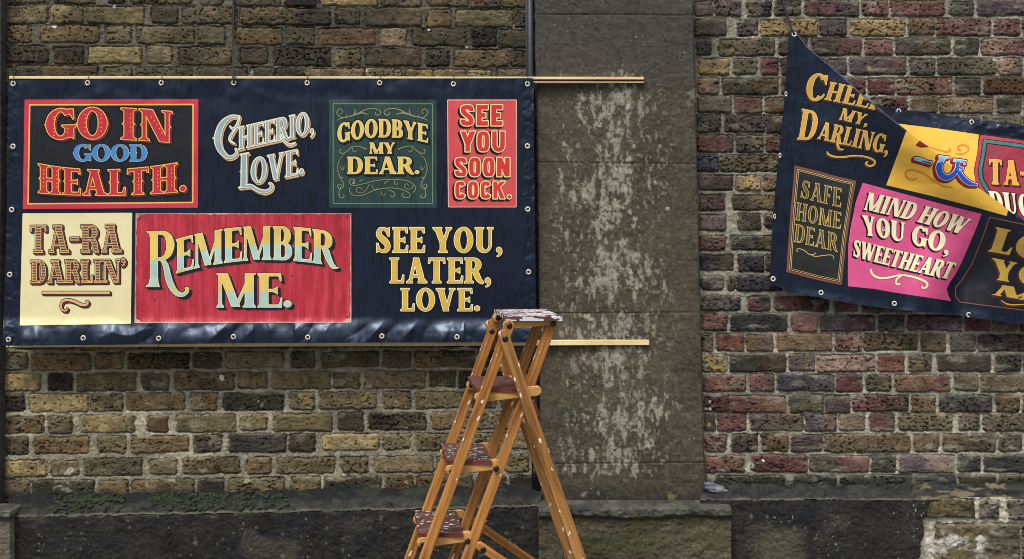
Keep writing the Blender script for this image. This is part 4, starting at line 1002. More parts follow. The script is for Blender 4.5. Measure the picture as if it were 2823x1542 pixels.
front = [(2175, 84), (2200, 95), (2224, 128), (2316, 204), (2368, 252), (2427, 302), (2499, 359), (2532, 387), (2584, 426), (2640, 474), (2697, 518), (2755, 559), (2777, 578), (2823, 612), (3010, 750),
         (3010, 930), (2823, 895), (2714, 880), (2612, 866), (2475, 854), (2373, 841), (2284, 826), (2182, 806), (2120, 781), (2123, 747), (2129, 611), (2139, 508), (2149, 407), (2160, 302), (2167, 207)]
back = [(2405, 285), (2417, 289), (2476, 302), (2560, 310), (2679, 331), (2740, 336), (2823, 345), (3010, 372), (3010, 770), (2823, 632), (2777, 597), (2697, 536), (2584, 446), (2499, 380), (2427, 322), (2395, 294)]
pr = Print(); gF = Grid(2110, 76, 3015, 940, 2.4); FF = quadF(gF, front); pr.layer(gF, FF, M_SHEET, 0); pr.make('sheet', Yf, ban2)
pr = Print(); gK = Grid(2390, 275, 3015, 780, 2.4); FK = quadF(gK, back); pr.layer(gK, FK, M_SHEET, 0); pr.make('sheet', Yk, ban2)
pr = Print(); gH = Grid(2165, 76, 2520, 375, 1.2); hem_ = gH.sdf([band([(2180, 90), (2202, 100), (2224, 131), (2316, 207), (2368, 255), (2427, 305), (2499, 362)], 3.4, 8, False)], 6)
pr.layer(gH, np.maximum(hem_, gH.sdf([[np.array(front, float)]], 4000)), vinyl('hem highlight', (74, 88, 108), 0.35, 0.1), LIFT * 6); pr.make('hem', Yf, ban2)  # highlight along the folded hem, painted as a paler strip
def fclip(g): return g.sdf([[np.array(front, float)]], 4000)
def kclip(g): return g.sdf([[np.array(back, float)]], 4000)
def bpanel(pts, layers, fY, clip, cell=2.0, name='printed_panel', base=1):
    P = np.array(pts, float); g = Grid(P[:, 0].min() - 6, P[:, 1].min() - 6, P[:, 0].max() + 6, P[:, 1].max() + 6, cell); F = quadF(g, P); c = clip(g); pr = Print()
    for k, (ins, mat) in enumerate(layers): pr.layer(g, np.maximum(F + ins, c), mat, LIFT * (base + k))
    return pr.make(name, fY, ban2)

GOLD = ink((206, 158, 76), 0.14); GOLDE = ink((240, 204, 120)); BRS = ink((70, 48, 40))
s8 = Face(S=.20, T=.08, sl=.07, sh=.035, br=.08, wd=.92, gap=.07, arm=.14)
def zl(z, f, t, b, tp): return setline(f, t, zz(z, b), zz(z, tp))
sh = zl(M1, s8, 'C', [(360, 652), (520, 682)], [(400, 425), (575, 455)]) + zl(M1, s8, 'HEERIO', [(527, 655), (1230, 800)], [(575, 508), (1270, 640)])
sh += zl(M1, s8, 'MY,', [(650, 822), (885, 880)], [(683, 728), (935, 795)])
sh += zl(M1, s8, 'D', [(298, 992), (440, 1005)], [(338, 733), (490, 765)]) + zl(M1, s8, 'ARLING,', [(462, 985), (1060, 1118)], [(500, 842), (1100, 965)])
sh += [band(zz(M1, [(640, 990), (640, 1040), (655, 1075), (692, 1078)]), [5, 6, 5, 1.5]), band(zz(M1, [(550, 1095), (565, 1120), (620, 1140), (700, 1140), (800, 1130), (895, 1145), (950, 1175), (943, 1208), (905, 1216), (876, 1195), (895, 1180)]), [1.5, 4, 4.5, 4, 3, 3.5, 4.5, 4.5, 4, 3.5, 2])]
g = Grid(2180, 180, 2520, 475, 1.0); D = g.sdf(sh); cl = fclip(g); pr = Print(); DS = g.drop(D, -3.5, 4, 5)
pr.layer(g, np.maximum(DS - 3.6, cl), BLACK, LIFT); pr.layer(g, np.maximum(np.maximum(DS - .3, cl), -(D - 2)), BRS, LIFT * 2); pr.layer(g, np.maximum(D - 1.8, cl), BLACK, LIFT * 2.5); pr.layer(g, np.maximum(D - .4, cl), GOLDE, LIFT * 3); pr.layer(g, np.maximum(D + .7, cl), GOLD, LIFT * 4)
pr.make('lettering', Yf, ban2)

# sign: SAFE HOME DEAR
DKG = ink((38, 40, 38), 0.1); BRB = ink((124, 78, 62)); LN = ink((206, 180, 122))
pS = bpanel(zz(M2, [(265, 48), (420, 85), (600, 135), (762, 172), (735, 330), (690, 620), (645, 1015), (430, 970), (198, 908), (215, 650), (240, 330)]), [(-1.2, BLACK), (0, BRB), (6, BLACK), (7.4, LN), (9.2, BLACK), (11.6, LN), (13, DKG)], Yf, fclip, 1.1)
s9 = Face(S=.20, T=.09, sl=.07, sh=.045, br=.06, tus=.035, wd=.96, gap=.08, arm=.14)
sh = zl(M2, s9, 'SAFE', [(308, 308), (635, 388)], [(330, 166), (642, 236)]) + zl(M2, s9, 'HOME', [(270, 488), (632, 562)], [(284, 345), (640, 430)]) + zl(M2, s9, 'DEAR', [(256, 664), (605, 745)], [(272, 520), (614, 600)])
sw9 = [band(zz(M2, [(292, 748), (280, 735), (295, 720), (340, 735), (385, 768), (430, 762), (432, 752)]), [2, 2, 2, 2.2, 2.2, 2, 1.5]), band(zz(M2, [(390, 765), (430, 783), (500, 775), (560, 772), (580, 790), (572, 806)]), [1.5, 2.4, 2.2, 2.2, 2, 1.5])]
g = Grid(2170, 480, 2345, 730, 0.8); D = g.sdf(sh); pr = Print(); pr.layer(g, D - 1.8, BLACK, LIFT * 9); pr.layer(g, D - .4, ink((196, 170, 104)), LIFT * 10); pr.layer(g, D + 1.5, ink((92, 82, 52)), LIFT * 11); pr.layer(g, g.sdf(sw9), ink((190, 168, 112)), LIFT * 10)
pr.make('lettering', Yf, pS)

# sign: MIND HOW YOU GO, SWEETHEART
pk = zz(M2, [(815, 188), (1100, 265), (1500, 372), (1775, 440), (1735, 550), (1680, 680), (1620, 820), (1570, 920), (1515, 1000), (1495, 1045), (1505, 1090), (1530, 1145), (1300, 1110), (1050, 1072), (900, 1045), (695, 1025), (695, 860), (698, 700), (715, 560), (760, 340)])
pP = bpanel(pk, [(-1.2, BLACK), (0, ink((214, 86, 138), 0.07))], Yf, fclip)
s10 = Face(S=.23, T=.095, sl=.055, sh=.04, br=.08, wd=.94, gap=.05, arm=.14)
sh = zl(M2, s10, 'MIND HOW', [(822, 405), (1210, 492), (1610, 604)], [(862, 266), (1280, 362), (1695, 486)]) + zl(M2, s10, 'YOU GO,', [(828, 610), (1140, 668), (1505, 768)], [(812, 450), (1150, 510), (1560, 612)])
sh += zl(M2, s10, 'SWEETHEART', [(738, 782), (1100, 875), (1515, 968)], [(745, 645), (1150, 745), (1575, 838)])
sw = [band(zz(M2, [(880, 885), (892, 925), (940, 955), (1020, 955), (1120, 935), (1220, 948), (1318, 985), (1336, 1018), (1312, 1040), (1288, 1026)]), [5, 6, 6, 5.5, 4.5, 5, 6, 6, 5, 4]), band(zz(M2, [(1130, 940), (1088, 970), (1088, 1005), (1118, 1008)]), [2, 5, 5, 4])]
g = Grid(2335, 500, 2715, 810, 0.9); D = g.sdf(sh); pr = Print(); pr.layer(g, g.drop(D, -4, 3.5, 5) - 1.0, BLACK, LIFT * 4); D2 = g.sdf(sw); pr.layer(g, D2 - 1.2, ink((120, 30, 60)), LIFT * 4); pr.layer(g, np.minimum(D, D2) - .4, ink((240, 228, 186)), LIFT * 5)
fl = []
for (a, b) in ((985, 565), (1448, 672)):
    c0 = zz(M2, [(a, b)])[0]
    fl += [[ell(c0[0] + dx, c0[1] + dy, 1.9, 1.9, 12)] for dx, dy in ((0, -4), (-2.5, 2), (2.5, 2))]
pr.layer(g, g.sdf(fl, 3), ink((240, 228, 186)), LIFT * 5); pr.make('lettering', Yf, pP)

# yellow sign folded over the ridge
YEL = ink((232, 184, 70), 0.05); ORN = ink((218, 128, 48)); BLU = ink((30, 84, 190), 0.1); LBL = ink((120, 190, 226), 0.1); RD = ink((150, 22, 28)); WHT = ink((232, 232, 228))
yf = [(2499, 359), (2584, 426), (2697, 518), (2755, 559), (2779, 578), (2775, 596), (2690, 572), (2570, 541), (2443, 511), (2470, 438)]
yk = [(2474, 341), (2580, 354), (2698, 371), (2694, 420), (2684, 470), (2690, 505), (2700, 540), (2600, 470), (2499, 380)]
pY = bpanel(yf, [(-1, BLACK), (0, YEL)], Yf, fclip); pY2 = bpanel(yk, [(-1, BLACK), (0, YEL)], Yk, kclip)
def folded(shapes, edges, fY, clip, parent, inner):
    g = Grid(2480, 375, 2705, 545, 0.9); c = clip(g); D = g.sdf(shapes); DS = g.drop(D - 1, -5, 4, 6); pr = Print(); D2 = g.sdf(edges, 5)
    pr.layer(g, np.maximum(D2, c), ORN, LIFT * 4); pr.layer(g, np.maximum(DS - 2.6, c), BLACK, LIFT * 4.5); pr.layer(g, np.maximum(DS - 1, c), RD, LIFT * 5); pr.layer(g, np.maximum(D - .6, c), WHT, LIFT * 6); pr.layer(g, np.maximum(D + .8, c), LBL if inner else BLU, LIFT * 7)
    pr.layer(g, np.maximum(np.maximum(D + .8, c), 447 - g.V + 8 * fbm(g.U / 20, g.V / 20, 2, 3)), BLU, LIFT * 8)
    pr.make('lettering', fY, parent)
M3 = (2398, 220, 1.842)
def b3(P_, w_, **k): return band(zz(M3, P_), [q / 1.842 for q in w_], **k)
uu = [b3([(374, 392), (350, 440), (362, 484), (396, 497), (430, 474), (446, 436)], [24, 32, 34, 28, 24, 20]), b3([(348, 390), (402, 396)], [10, 8], smooth_=False), b3([(226, 402), (252, 406), (286, 418), (310, 424)], [12, 19, 13, 17])]
kk = [b3([(424, 408), (488, 416)], [14, 12], smooth_=False), b3([(484, 412), (480, 432)], [6, 10], smooth_=False), b3([(448, 410), (440, 470)], [20, 24], smooth_=False), b3([(450, 446), (474, 452)], [9, 14], smooth_=False), b3([(448, 464), (474, 502), (506, 526), (546, 534)], [22, 27, 22, 10])]
cu_f = [band(zz(M1, [(1305, 1318), (1268, 1332), (1222, 1312), (1210, 1278), (1240, 1250), (1300, 1255), (1380, 1290), (1450, 1340), (1530, 1385), (1612, 1396)]), [5, 5, 5, 5, 5, 5, 5, 4.5, 4, 2])]
cu_k = [band(zz(M1, [(1380, 1045), (1480, 1078), (1550, 1097), (1590, 1085), (1580, 1068)]), [2, 3, 5, 5, 3]), band(zz(M1, [(1618, 1112), (1690, 1115), (1738, 1090), (1735, 1055), (1700, 1040), (1658, 1052), (1658, 1080), (1682, 1085)]), [2, 4, 5, 5, 4, 5, 5, 4])]
folded(uu + kk, cu_f, Yf, fclip, pY, True); folded(kk + uu, cu_k, Yk, kclip, pY2, True)

g = Grid(2515, 385, 2565, 420, 0.8); pr = Print(); D = g.sdf([poly(*zz(M1, [(1300, 1040), (1330, 1008), (1398, 1052), (1340, 1056)]))]); c = fclip(g)
pr.layer(g, D - 0.8, BLACK, LIFT * 6); pr.layer(g, D + .6, RD, LIFT * 7); pr.make('lettering', Yf, pY)
# red sign TA- DUC on the far side of the fold
TEAL = ink((62, 116, 112)); MAR = ink((150, 44, 62), 0.1)
rp = [(2702, 372), (2780, 382), (3010, 415), (3010, 790), (2840, 660), (2790, 610), (2745, 570), (2712, 540), (2690, 500), (2686, 470), (2695, 420)]
pR = bpanel(rp, [(-1, BLACK), (0, ink((176, 60, 74), 0.08)), (9, BLACK), (11, TEAL), (20, BLACK), (23, MAR)], Yk, kclip)
s11 = Face(S=.24, T=.10, sl=.06, sh=.045, br=.08, wd=.9, gap=.06, arm=.16)
g = Grid(2700, 400, 2880, 640, 1.0); c = kclip(g); pr = Print()
D = g.sdf(zl(M1, s11, 'TA-', [(1912, 1370), (2250, 1385)], [(1912, 1160), (2250, 1178)])); pr.layer(g, np.maximum(g.drop(D, 4, 4, 5) - 1.6, c), BLACK, LIFT * 8); pr.layer(g, np.maximum(D - .4, c), ink((244, 190, 104)), LIFT * 9); pr.layer(g, np.maximum(D + .8, c), ink((232, 158, 66), .1), LIFT * 10)
D = g.sdf(zl(M2, s11, 'DUC', [(1850, 400), (2180, 480)], [(1822, 252), (2160, 285)])); pr.layer(g, np.maximum(g.drop(D, 4, 3, 4) - 1.6, c), BLACK, LIFT * 8); pr.layer(g, np.maximum(D, c), ink((240, 220, 190)), LIFT * 9)
pr.layer(g, np.maximum(g.sdf([band(zz(M1, [(1925, 1070), (1935, 1110), (1965, 1115), (1990, 1085), (2020, 1075)]), [2, 4, 5, 4, 1])]), c), ink((92, 84, 80)), LIFT * 8); pr.make('lettering', Yk, pR)

# dark sign with gold letters at the frame's edge
lo = zz(M2, [(1840, 462), (1980, 492), (2119, 520), (2660, 640), (2660, 1320), (2119, 1222), (1850, 1188), (1690, 1168), (1600, 1155), (1562, 1110), (1560, 1035), (1610, 975), (1690, 850), (1760, 680), (1815, 530)])
pL = bpanel(lo, [(-1, BLACK), (0, ink((134, 84, 62))), (2.8, ink((24, 28, 38), 0.1))], Yf, fclip, 1.4)
g = Grid(2715, 615, 2960, 850, 1.0); sh = zl(M2, s11, 'LO', [(1826, 742), (2260, 820)], [(1890, 545), (2330, 640)]) + zl(M2, s11, 'YO', [(1850, 965), (2260, 1035)], [(1868, 795), (2290, 880)]) + zl(M2, s11, 'M', [(1855, 1092), (2200, 1150)], [(1930, 1012), (2240, 1060)])
sh += [band(zz(M2, [(1930, 1135), (1990, 1170), (2100, 1172), (2200, 1160)]), [1.5, 4, 3, 3])]
D = g.sdf(sh); pr = Print(); pr.layer(g, g.drop(D, -5, 4, 6) - .8, ink((78, 40, 34)), LIFT * 4); pr.layer(g, D - 1.4, BLACK, LIFT * 4.6); pr.layer(g, D, ink((200, 164, 74), 0.15), LIFT * 5); pr.make('lettering', Yf, pL)

# ------------------------------------------------------------------ eyelets and ties
m, n, p = new_mat('eyelet metal'); nz = noise(n, mapping(n, (1, 1, 1)), 60, 3)
r = ramp(n, nz.outputs[0], [(0.3, (0.72, 0.70, 0.66)), (0.7, (0.86, 0.85, 0.8))]); n.links.new(r.outputs[0], p.inputs['Base Color']); p.inputs['Metallic'].default_value = 0.25; p.inputs['Roughness'].default_value = 0.35
M_EYE = m
m, n, p = new_mat('black cord'); nz = noise(n, mapping(n, (1, 1, 1)), 220, 3); r = ramp(n, nz.outputs[0], [(0.3, (0.006, 0.006, 0.008)), (0.7, (0.02, 0.021, 0.026))]); n.links.new(r.outputs[0], p.inputs['Base Color']); p.inputs['Roughness'].default_value = 0.7; M_CORD = m
def torus_mesh(name, R_, r_, nu=20, nv=8, disc=True):
    co = []; fa = []
    for i in range(nu):
        a = 2 * math.pi * i / nu
        for j in range(nv):
            b = 2 * math.pi * j / nv; q = R_ + r_ * math.cos(b); co.append((q * math.cos(a), r_ * 0.7 * math.sin(b), q * math.sin(a)))
    for i in range(nu):
        for j in range(nv): fa.append((i * nv + j, ((i + 1) % nu) * nv + j, ((i + 1) % nu) * nv + (j + 1) % nv, i * nv + (j + 1) % nv))
    mi = [0] * len(fa)
    if disc:
        k = len(co); co += [(R_ * .75 * math.cos(2 * math.pi * i / nu), -0.0002, R_ * .75 * math.sin(2 * math.pi * i / nu)) for i in range(nu)]; fa.append(tuple(range(k, k + nu))); mi.append(1)
        # dark reinforced collar round the hole
        for q, y_ in ((R_ + r_ * .6, 0.0002), (R_ + r_ * 2.6, 0.0)): co += [(q * math.cos(2 * math.pi * i / nu), y_, q * math.sin(2 * math.pi * i / nu)) for i in range(nu)]
        for i in range(nu): fa.append((k + nu + i, k + nu + (i + 1) % nu, k + 2 * nu + (i + 1) % nu, k + 2 * nu + i)); mi.append(1)
    me = bpy.data.meshes.new(name); me.from_pydata(co, [], fa); me.polygons.foreach_set('material_index', mi); me.polygons.foreach_set('use_smooth', [True] * len(fa)); return me
EYE = torus_mesh('eyelet', 0.0066, 0.0021); EYE.materials.append(M_EYE); EYE.materials.append(M_CORD)
def eyelet(parent, fY, u, v, sq=1.0):
    o = bpy.data.objects.new('eyelet', EYE); C.objects.link(o); o.parent = parent
    a, b = np.array([float(u)]), np.array([float(v)]); x, y, z = W(a, b, fY(a, b)); L = root_loc(parent)
    o.location = (x[0] - L.x, y[0] - 0.002 - L.y, z[0] - L.z); o.scale = (sq, 1, 1)
TOPE = [(37, 231), (242, 229), (445, 229), (645, 229), (847, 229), (1047, 229), (1250, 232), (1454, 232)]
BOTE = [(24, 936), (230, 932), (438, 933), (644, 928.5), (849, 930), (1053, 927), (1260, 929), (1464, 930)]
for e in TOPE + BOTE + [(36.5, 404), (33, 578.5), (27.5, 757), (1454, 403), (1455, 577), (1457, 750)]: eyelet(ban, Yb, *e)
for e in [(2189, 95), (2263, 807), (2465, 837), (2670, 868), (2131, 769)]: eyelet(ban2, Yf, *e)
for e in [(2166, 260), (2150, 429), (2135, 597)]: eyelet(ban2, Yf, *e, sq=0.55)
for e in [(2477, 303), (2678, 333), (2860, 355)]: eyelet(ban2, Yk, e[0], e[1] + 4)

def tube(name, pts, r_, mat, parent=None, n_=8):
    P = [Vector(q) for q in pts]; L = root_loc(parent); bm = bmesh.new(); rings = []
    for i, q in enumerate(P):
        d = (P[min(i + 1, len(P) - 1)] - P[max(i - 1, 0)]).normalized(); a = d.orthogonal().normalized() if i == 0 else (rings_a - d * rings_a.dot(d)).normalized(); rings_a = a; b = d.cross(a)
        rr = r_[i] if isinstance(r_, (list, tuple)) else r_
        rings.append([bm.verts.new(q - L + (a * math.cos(2 * math.pi * k / n_) + b * math.sin(2 * math.pi * k / n_)) * rr) for k in range(n_)])
    for A, B in zip(rings, rings[1:]):
        for k in range(n_): bm.faces.new((A[k], A[(k + 1) % n_], B[(k + 1) % n_], B[k]))
    bm.faces.new(rings[0][::-1]); bm.faces.new(rings[-1])
    bmesh.ops.recalc_face_normals(bm, faces=bm.faces)
    me = bpy.data.meshes.new(name); bm.to_mesh(me); bm.free(); me.polygons.foreach_set('use_smooth', [True] * len(me.polygons))
    return link(name, me, mat, parent)
def P3(u, v, Y): return (float((u - CX) * (CAMD + Y) / FOC), float(Y), float(CAMZ - (v - HZ) * (CAMD + Y) / FOC))
for (u, v) in TOPE:
    y = float(YL(u)) - 0.102
    if 30 < u: tube('tie_cord', [P3(u, v - 1, y + 0.004), P3(u + .5, v - 8, y - 0.008), P3(u + 1, 213, y - 0.006), P3(u + 1, 208, y + 0.02), P3(u + 1, 211, y + 0.05)], 0.0011, M_CORD, ban)
for (u, v) in BOTE:
    y = float(Yb(np.array([u * 1.]), np.array([v * 1.]))[0])
    tube('tie_cord', [P3(u, v + 1, y - 0.002), P3(u + .5, v + 10, y - 0.007), P3(u - .5, 952, y - 0.006), P3(u - 1, 957, y + 0.02)], 0.0011, M_CORD, ban)

# hanging ropes and the cable in the corner
r1 = tube('rope', [P3(643, -180, -0.05), P3(643, 60, -0.06), P3(643, 170, -0.10), P3(643.5, 216, -0.157), P3(644.5, 226, -0.158)], 0.0037, M_CORD); setp(r1, 'black rope hanging straight down to the top edge of the wide banner', 'rope', 'hanging ropes')
r2 = tube('rope', [P3(2112, -150, -0.01), P3(2150, -20, -0.02), P3(2166, 30, -0.03), P3(2182, 80, -0.048), P3(2188, 92, -0.056)], 0.0040, M_CORD); setp(r2, 'black rope slanting down to the top corner of the sagging banner', 'rope', 'hanging ropes')
r3 = tube('rope', [P3(2116, -120, -0.008), P3(2114, 0, -0.012), P3(2109, 20, -0.013), P3(2109, 31, -0.013)], [0.0022, 0.0022, 0.0025, 0.003], M_CORD); setp(r3, 'short black rope end dangling at the top of the red brick wall', 'rope', 'hanging ropes')
m, n, p = new_mat('painted conduit'); nz = noise(n, mapping(n, (40, 40, 4)), 1, 5, 0.6); r = ramp(n, nz.outputs[0], [(0.3, tuple(lin((26, 29, 36)))), (0.7, tuple(lin((54, 60, 72))))]); n.links.new(r.outputs[0], p.inputs['Base Color']); p.inputs['Roughness'].default_value = 0.55
cd = thing('conduit', P3(1474, 700, -0.03), 'dark blue grey conduit running up the corner beside the stone pilaster', 'conduit')
tube('pipe', [P3(1459, -300, -0.026), P3(1463, 300, -0.026), P3(1474, 900, -0.026), P3(1484, 1372, -0.026)], 0.0115, m, cd, 14)
tube('cable', [P3(1449, -300, -0.022), P3(1452, 300, -0.022), P3(1462, 900, -0.022), P3(1470, 1372, -0.022)], 0.0032, m, cd, 8)

# ------------------------------------------------------------------ battens
m, n, p = new_mat('pale planed pine'); mp = mapping(n, (3, 60, 60)); nz = noise(n, mp, 1, 5, 0.6); r = ramp(n, nz.outputs[0], [(0.3, tuple(lin((214, 186, 132)))), (0.7, tuple(lin((246, 230, 188))))]); n.links.new(r.outputs[0], p.inputs['Base Color']); p.inputs['Roughness'].default_value = 0.5; M_PINE = m
m, n, p = new_mat('red brown groove'); nz = noise(n, mapping(n, (3, 60, 60)), 1, 4); r = ramp(n, nz.outputs[0], [(0.3, tuple(lin((74, 34, 18)))), (0.7, tuple(lin((110, 56, 30))))]); n.links.new(r.outputs[0], p.inputs['Base Color']); M_GRV = m  # dark red brown colour for the batten's recessed groove faces
def batten(a, b, prof, label, groove=()):
    A, B = Vector(a), Vector(b); d = (B - A).normalized(); s_ = Vector((0, 0, 1)); t = d.cross(s_).normalized()   # t points towards the street
    if t.y > 0: t = -t
    mid = (A + B) / 2; co = []; fa = []; mi = []; n_ = len(prof); L_ = 14
    for k in range(L_ + 1):
        c = A + (B - A) * k / L_
        for (q, h) in prof: co.append(c - mid + t * q + s_ * h)
    for k in range(L_):
        for j in range(n_): fa.append((k * n_ + j, k * n_ + (j + 1) % n_, (k + 1) * n_ + (j + 1) % n_, (k + 1) * n_ + j)); mi.append(1 if j in groove else 0)
    fa.append(tuple(range(n_))); fa.append(tuple(range(L_ * n_, L_ * n_ + n_))[::-1]); mi += [0, 0]
    me = bpy.data.meshes.new('wooden_batten'); me.from_pydata(co, [], fa); me.polygons.foreach_set('material_index', mi)
    o = link('wooden_batten', me, [M_PINE, M_GRV]); o.location = mid; return setp(o, label, 'batten', 'banner battens')
def pe(u, v): y = float(YL(np.array(u * 1.0))) - 0.054; return P3(u, v, y)
batten(pe(30, 219.5), pe(1773, 221.5), [(0.012, 0.0095), (0.013, 0.0085), (0.013, 0.001), (0.006, 0.0005), (0.006, -0.006), (0.012, -0.0065), (0.012, -0.0095), (-0.010, -0.0095), (-0.010, 0.0095)], 'grooved pale batten along the top edge of the wide banner', (2, 3, 4))
batten(pe(20, 950), pe(1788, 944), [(0.009, 0.0085), (0.010, 0.0075), (0.010, -0.0075), (0.009, -0.0085), (-0.010, -0.0085), (-0.010, 0.0085)], 'plain pale batten along the bottom edge of the wide banner')

# ------------------------------------------------------------------ step ladder
def wood_mat(name, a, b, c, splat=0.0, seed=0, dark=0.0):
    m, n, p = new_mat(name)
    mp = mapping(n, (5, 95, 95)); mp.inputs['Location'].default_value = (seed * 3.7, seed * 1.3, seed)
    nz = noise(n, mp, 1, 6, 0.6); mp2 = mapping(n, (3, 14, 14)); n2 = noise(n, mp2, 1, 3, 0.5)
    r = ramp(n, nz.outputs[0], [(0.3, tuple(lin(a))), (0.52, tuple(lin(b))), (0.75, tuple(lin(c)))])
    r2 = ramp(n, n2.outputs[0], [(0.3, (0.78, 0.74, 0.7)), (0.65, (1.08, 1.08, 1.05))])
    col = mix(n, r.outputs[0], r2.outputs[0], 1.0, 'MULTIPLY')
    # worn grime patches
    mp3 = mapping(n, (7, 75, 75)); n3 = noise(n, mp3, 1, 5, 0.65); r3 = ramp(n, n3.outputs[0], [(0.57, (0, 0, 0)), (0.70, (0.7,) * 3)])
    col = mix(n, col, tuple(lin((98, 58, 28))), r3.outputs[0])
    if splat:
        mp4 = mapping(n, (34, 75, 75)); mp4.inputs['Location'].default_value = (seed * 5.1, seed * 2.3, 0)
        n4 = noise(n, mp4, 1, 2.5, 0.5); r4 = ramp(n, n4.outputs[0], [(splat, (0, 0, 0)), (splat + 0.008, (1, 1, 1))]); r4.color_ramp.interpolation = 'LINEAR'
        col = mix(n, col, tuple(lin((226, 222, 214))), r4.outputs[0])
    if splat:
        mp5 = mapping(n, (9, 60, 60)); mp5.inputs['Location'].default_value = (seed * 2.1, seed * 7.3, 1.0)
        n5 = noise(n, mp5, 1, 5, 0.7); r5 = ramp(n, n5.outputs[0], [(0.685, (0, 0, 0)), (0.70, (0.8,) * 3)])
        col = mix(n, col, tuple(lin((206, 196, 186))), r5.outputs[0])
    n.links.new(col, p.inputs['Base Color']); p.inputs['Roughness'].default_value = 0.55; p.inputs['Specular IOR Level'].default_value = 0.3; bump(n, p, nz.outputs[0], 0.2, 0.002); return m
M_WOOD = wood_mat('varnished pine', (120, 72, 34), (178, 122, 62), (204, 154, 92), 0.675, 1)
M_WOOD2 = wood_mat('worn varnished pine', (98, 64, 34), (162, 114, 60), (188, 144, 90), 0.66, 2)
M_BRK = wood_mat('honey pine', (164, 112, 56), (202, 152, 88), (216, 170, 108), 0, 3)
def tread_mat(name, thr, stretch):
    m, n, p = new_mat(name); mp = mapping(n, stretch); nz = noise(n, mp, 1, 4, 0.6)
    n2 = noise(n, mapping(n, (1, 1, 1)), 40, 4); r = ramp(n, n2.outputs[0], [(0.3, tuple(lin((66, 42, 38)))), (0.7, tuple(lin((96, 66, 60))))])
    k = ramp(n, nz.outputs[0], [(thr, (0, 0, 0)), (thr + 0.03, (1, 1, 1))])
    c = mix(n, r.outputs[0], tuple(lin((206, 206, 210))), k.outputs[0]); n.links.new(c, p.inputs['Base Color']); p.inputs['Roughness'].default_value = 0.5; bump(n, p, k.outputs[0], 0.4, 0.002); return m
M_TOP = tread_mat('paint crusted top', 0.50, (26, 55, 55)); M_TRD = tread_mat('paint spattered tread', 0.585, (70, 85, 60)); M_TRD2 = tread_mat('maroon tread', 0.68, (40, 70, 60))
m, n, p = new_mat('maroon edge'); nz = noise(n, mapping(n, (1, 1, 1)), 60, 5); r = ramp(n, nz.outputs[0], [(0.3, tuple(lin((70, 26, 24)))), (0.7, tuple(lin((128, 56, 44))))]); n.links.new(r.outputs[0], p.inputs['Base Color']); p.inputs['Roughness'].default_value = 0.5; M_MAR = m
m, n, p = new_mat('blackened iron'); nz = noise(n, mapping(n, (1, 1, 1)), 300, 3); r = ramp(n, nz.outputs[0], [(0.3, (0.012, 0.012, 0.012)), (0.7, (0.035, 0.034, 0.033))]); n.links.new(r.outputs[0], p.inputs['Base Color']); p.inputs['Metallic'].default_value = 0.6; p.inputs['Roughness'].default_value = 0.4; M_IRON = m

lad = thing('step_ladder', (-0.12, -0.8, 0), 'old varnished wooden step ladder splashed with paint, standing in front of the wall', 'ladder')
LL = Vector(lad.location)
NY, FYY = -0.90, -0.665; AX = Vector((-0.036, 0.25, 0)).normalized()       # width axis, near side to far side
SD = Vector((AX.y, -AX.x, 0))                                             # in the plane of a side, to the right
def npt(x, z, off=0.0): return Vector((x, NY, z)) + AX * off               # a point of the near side, off metres inwards
WID = Vector((-0.036, 0.25, 0)).length
def plank(name, p0, p1, wd, th, mat, ext0=0.0, ext1=0.0, rnd0=True, rnd1=True, parent=None):
    d = (p1 - p0); ln = d.length; d.normalize(); a = AX; c = a.cross(d).normalized()
    x0, x1 = -ext0, ln + ext1; h = wd / 2; pts = []
    k_ = 8
    if rnd1: pts += [(x1 - h + h * math.cos(t), h * math.sin(t)) for t in np.linspace(-math.pi / 2, math.pi / 2, k_ + 1)]
    else: pts += [(x1, -h), (x1, h)]
    if rnd0: pts += [(x0 + h - h * math.cos(t), h * math.sin(t)) for t in np.linspace(math.pi / 2, -math.pi / 2, k_ + 1)]
    else: pts += [(x0, h), (x0, -h)]
    bm = bmesh.new(); B = 0.0016; cx = (x0 + x1) / 2
    def ringv(ins, zc):
        out = []
        for (x, y) in pts:
            sx = (ln_ := max(abs(x - cx) - ins, 0)) * (1 if x > cx else -1) + cx
            out.append(bm.verts.new((sx, y * (1 - ins / h), zc)))
        return out
    rs = [ringv(B, -th / 2), ringv(0, -th / 2 + B), ringv(0, th / 2 - B), ringv(B, th / 2)]
    bm.faces.new(rs[0][::-1]); bm.faces.new(rs[3])
    for A_, B_ in zip(rs, rs[1:]):
        for k in range(len(pts)): bm.faces.new((A_[k], A_[(k + 1) % len(pts)], B_[(k + 1) % len(pts)], B_[k]))
    bmesh.ops.recalc_face_normals(bm, faces=bm.faces)
    me = bpy.data.meshes.new(name); bm.to_mesh(me); bm.free()
    o = link(name, me, mat, parent or lad)
    R_ = Matrix((d, c, a)).transposed(); loc = p0 - (LL if parent is None else LL)
    o.matrix_local = Matrix.Translation(loc) @ R_.to_4x4(); return o
BX, BZ, SL = -0.0068, 1.1845, 0.3946
def bx(z): return BX - SL * (BZ - z)
T1, T2 = 0.017, 0.014
sides = [1, -1]
def soff(side, depth):                    # depth inwards from the outer face of a side
    return depth if side > 0 else WID - depth
leg_top = (-0.0225, 1.1585)
BOLT = None
